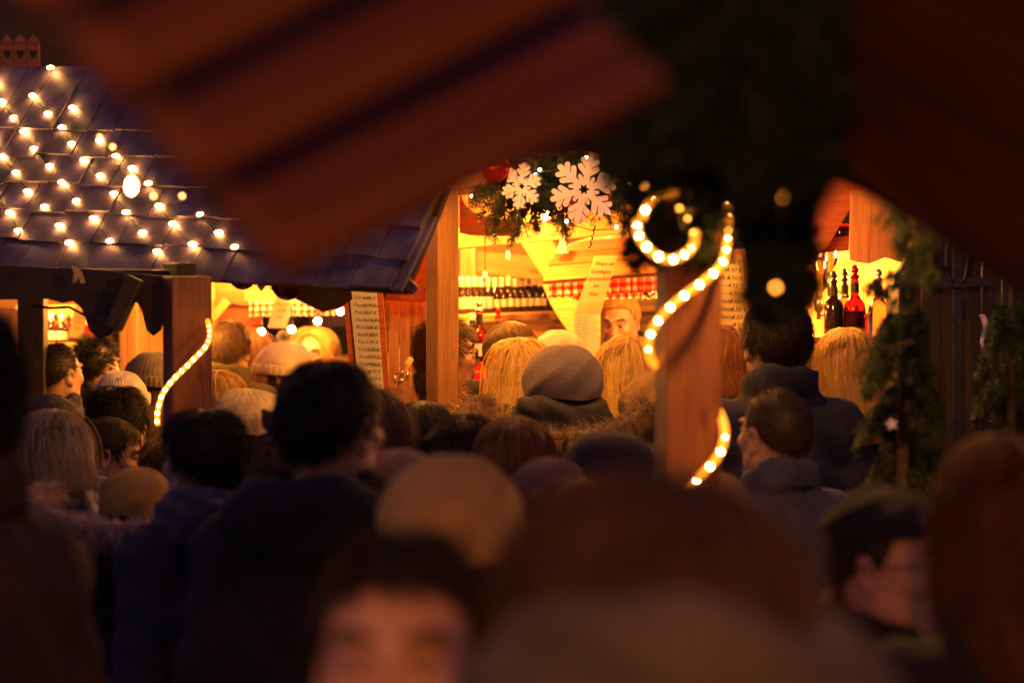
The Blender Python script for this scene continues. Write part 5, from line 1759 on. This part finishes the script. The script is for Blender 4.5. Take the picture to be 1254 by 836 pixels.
person('man with neat brown hair and glasses ordering at the bar', 626, 390, 8.8, -35, turn=-20, hair='neat', hc=(.10, .052, .022), style='hood', jc=(.05, .038, .028), glasses=True, facefeat=True)
person('woman with long bright blonde hair and fur collar', 637, 418, 8.3, -18, hair='longwavy', hc=(.92, .62, .20), style='parka', jc=(.09, .07, .045), fur=(.42, .27, .12))
person('woman in grey rolled hat and dark parka with shaggy fur hood', 690, 416, 7.5, -8, hair='lowbob', hc=DKB, hat='dome', hatc=(.20, .16, .17), style='parka', jc=(.022, .02, .024), fur=(.30, .20, .13), wide=1.06, scarf=(.03, .026, .03))
person('person in pinkish fuzzy hat in front of the price sheet', 684, 399, 8.9, 0, hair='lowbob', hc=BRN, hat='smooth', hatc=(.42, .28, .24), style='coat', jc=(.04, .035, .03))
bz = P(767, 358, 9.72)
person('barmaid with hair in a bun looking down behind the bar', 765, 338, 10.1, 166, turn=-10, nod=-20, hair='bun', hc=(.48, .25, .08), style='coat', jc=(.03, .02, .018), facefeat=True, arms='front', wide=.9, h=P(765, 338, 10.1).z - .22, top=.045)
person('blonde woman with straight hair in front of the barmaid', 768, 411, 8.0, 5, hair='straight', hc=(.86, .56, .17), style='coat', jc=(.04, .03, .025))
person('person in mustard knit hat and cream fleece beside the near post', 800, 447, 7.5, 10, hair='lowbob', hc=BRN, hat='beanie', hatc=(.30, .19, .07), style='puffer', jc=(.62, .52, .42))
person('dark haired woman low in front of the fur hood', 571, 510, 6.2, -5, hair='long', hc=(.03, .016, .014), style='coat', jc=(.03, .025, .03))
person('woman with long light brown hair beside the dark haired woman', 630, 511, 6.0, -8, hair='straight', hc=(.26, .14, .07), style='coat', jc=(.03, .025, .03))
person('person in dim mauve knit hat in the middle of the crowd', 672, 550, 5.3, 10, hair='lowbob', hc=BRN, hat='beanie', hatc=(.14, .09, .09), style='coat', jc=(.04, .03, .03))
person('person in dark flat cap beside the near post', 748, 520, 5.4, 15, hair='short', hc=BLK, hat='cap', hatc=(.018, .018, .03), hatkind='weave', style='coat', jc=(.03, .025, .03))
person('blurred person in large cream knit hat in the foreground', 552, 545, 3.9, -10, hair='lowbob', hc=BRN, hat='dome', hatc=(.80, .50, .15), style='coat', jc=(.03, .022, .025))  # golden rope light is put into the cream of the hat
person('person in dusty pink hat left of the cream knit hat', 487, 541, 4.85, 15, hair='lowbob', hc=BRN, hat='smooth', hatc=(.42, .26, .22), style='coat', jc=(.02, .018, .022))
person('blurred dark haired man facing the camera at the bottom', 492, 640, 2.4, 176, turn=0, hair='short', hc=DKB, style='coat', jc=(.05, .05, .09), facefeat=True)
person('very blurred brown haired person with thick grey scarf in the foreground', 805, 590, 2.02, 25, hair='bob', hc=(.075, .036, .026), style='hood', jc=(.10, .085, .075), wide=1.12, scarf=(.095, .08, .072))
person('man with shaved hair in navy jacket seen from behind at the right', 951, 470, 6.2, 22, turn=10, hair='crew', hc=(.05, .028, .018), style='coat', jc=(.05, .06, .15))
person('tall dark haired man in dark navy jacket under the garland', 952, 360, 7.2, 10, hair='short', hc=DKB, style='coat', jc=(.02, .022, .045), wide=1.1)
person('person in dark knit cap and glasses facing right in the foreground', 1088, 584, 4.0, -100, turn=-20, hair='crew', hc=DKB, hat='skullcap', hatc=BLK, style='coat', jc=(.016, .013, .014), glasses=True, facefeat=True)
person('woman with smooth reddish brown hair at the right edge', 1234, 535, 3.5, 12, hair='straight', hc=(.17, .062, .025), style='coat', jc=(.016, .012, .014))
person('blonde person half hidden behind the fir branches', 1037, 402, 8.1, 10, hair='straight', hc=(.62, .40, .14), style='coat', jc=(.04, .03, .03))
person('person with reddish fair hair beside the parchment price list', 893, 402, 7.9, 50, hair='bob', hc=(.50, .20, .06), style='coat', jc=(.05, .03, .03), facefeat=True)
person('blonde person peeking out behind the rope lit brown post', 263, 456, 8.2, -10, hair='bob', hc=(.55, .36, .13), style='coat', jc=(.12, .09, .05), scarf=(.2, .16, .08))
person('woman with pinkish face at the far left behind the navy jacket', 36, 438, 9.9, 120, hair='long', hc=DKB, style='coat', jc=(.04, .03, .035), facefeat=True)
person('small person in mustard hat with pale fur hood', 168, 566, 6.3, -5, hair='lowbob', hc=BRN, hat='smooth', hatc=(.36, .22, .06), style='parka', jc=(.014, .012, .016), fur=(.55, .38, .33))
for c_ in bpy.data.objects:
    if c_.name.startswith('fur_trim') and 'mustard' in c_.parent.parent.get('label', ''):
        c_.location = (0, 0, .10); c_.scale = (1.05, 1, 1)
person('dark haired person between the mustard hat and the brown post', 213, 528, 6.9, -10, hair='full', hc=BRN, style='hood', jc=(.05, .04, .06))
person('person with tied up brown hair below the cream beret', 338, 524, 6.1, 12, hair='bun', hc=(.11, .055, .025), style='coat', jc=(.05, .035, .03))
person('person with chestnut bob left of the near post', 702, 590, 4.5, -12, hair='bob', hc=(.13, .06, .03), style='coat', jc=(.04, .03, .03))
person('person in plum beanie right of the near post', 868, 566, 5.4, 8, hair='lowbob', hc=BRN, hat='beanie', hatc=(.12, .06, .08), style='coat', jc=(.03, .025, .03))
person('person with short fair hair left of the squared post', 432, 462, 7.7, -20, hair='short', hc=(.28, .15, .06), style='hood', jc=(.06, .045, .035))
for c_ in list(bpy.data.objects):
    if c_.parent and c_.name.startswith('scarf') and 'very blurred' in c_.parent.get('label', ''):
        c_.scale = (1.22, 1.4, 1.6); c_.location = (0, -.02, 1.685 - 1.575 * 1.6)
    if c_.parent and c_.name.startswith('scarf') and 'shaggy fur hood' in c_.parent.get('label', ''):
        c_.scale = (1.25, 1.3, 1.35); c_.location = (0, -.02, -1.545 * .35 + .035); matobj(c_, cloth((.03, .026, .03)))
    if c_.parent and c_.name.startswith('glasses') and 'knit cap and glasses' in c_.parent.get('label', ''):
        for s_ in (-1, 1):
            q = MB(); q.lathe([(.0, .003), (.012, .002), (.022, 0), (.012, -.002), (0, -.003)], 20, Matrix.Translation((s_ * .033, .108, 1.640)) @ Matrix.Rotation(math.pi / 2, 4, 'X'), False)
            ln_ = link('lens', q.mesh('lens', True), BLACK); ln_.parent = c_
# strap with buckle on the glasses man's shoulder bag
o = thing('shoulder_strap', 'tan bag strap with metal buckle on the dark shoulder by the post', 'bag strap', P(490, 470, 8.5))
q = MB(); q.tube([P(503, 440, 8.48), P(497, 450, 8.44), P(491, 465, 8.42), P(488, 485, 8.42), P(486, 510, 8.46)], .011, 8); link('strap', q.mesh('strap', True), plain('tan_strap', (.35, .19, .07), .7), o)
bk = MB()
for a_, b_ in [((484, 458), (499, 454)), ((499, 454), (498, 464)), ((498, 464), (483, 468)), ((483, 468), (484, 458))]:
    bk.tube([P(*a_, 8.40), P(*b_, 8.40)], .0035, 6)
link('buckle', bk.mesh('buckle', True), STEEL, o)

# ================================================================== sky, camera, render
w = bpy.data.worlds.new('World'); scene.world = w; w.use_nodes = True
nt = w.node_tree; bg = nt.nodes['Background']
sky = N(nt, 'ShaderNodeTexSky', sky_type='NISHITA'); sky.sun_disc = False
sky.sun_elevation = math.radians(-1.5); sky.sun_rotation = math.radians(200); sky.altitude = 100
mx = N(nt, 'ShaderNodeMix', data_type='RGBA', blend_type='MIX'); mx.inputs[0].default_value = .65
mx.inputs[7].default_value = (.30, .15, .46, 1)
L(nt, sky.outputs[0], mx.inputs[6]); L(nt, mx.outputs[2], bg.inputs[0]); bg.inputs[1].default_value = .19

cd = bpy.data.cameras.new('camera'); co = bpy.data.objects.new('camera', cd); COL.objects.link(co)
co.location = CAM; co.rotation_euler = (math.pi / 2 - TH, 0, 0)
cd.lens = 85; cd.sensor_width = 36; cd.clip_end = 500; cd.clip_start = .05
cd.dof.use_dof = True; cd.dof.focus_distance = 8.15; cd.dof.aperture_fstop = 2.3
scene.camera = co
scene.view_settings.view_transform = 'Standard'; scene.view_settings.look = 'None'
scene.view_settings.exposure = .68; scene.view_settings.gamma = 1
c = scene.cycles
c.use_denoising = True
try:
    c.denoiser = 'OPENIMAGEDENOISE'; c.denoising_input_passes = 'RGB_ALBEDO_NORMAL'
except Exception: pass
c.use_light_tree = True
c.max_bounces = 7; c.diffuse_bounces = 4; c.glossy_bounces = 3; c.transmission_bounces = 6
c.sample_clamp_indirect = 3.0; c.sample_clamp_direct = 0
c.caustics_reflective = False; c.caustics_refractive = False
c.use_adaptive_sampling = True; c.adaptive_threshold = .01
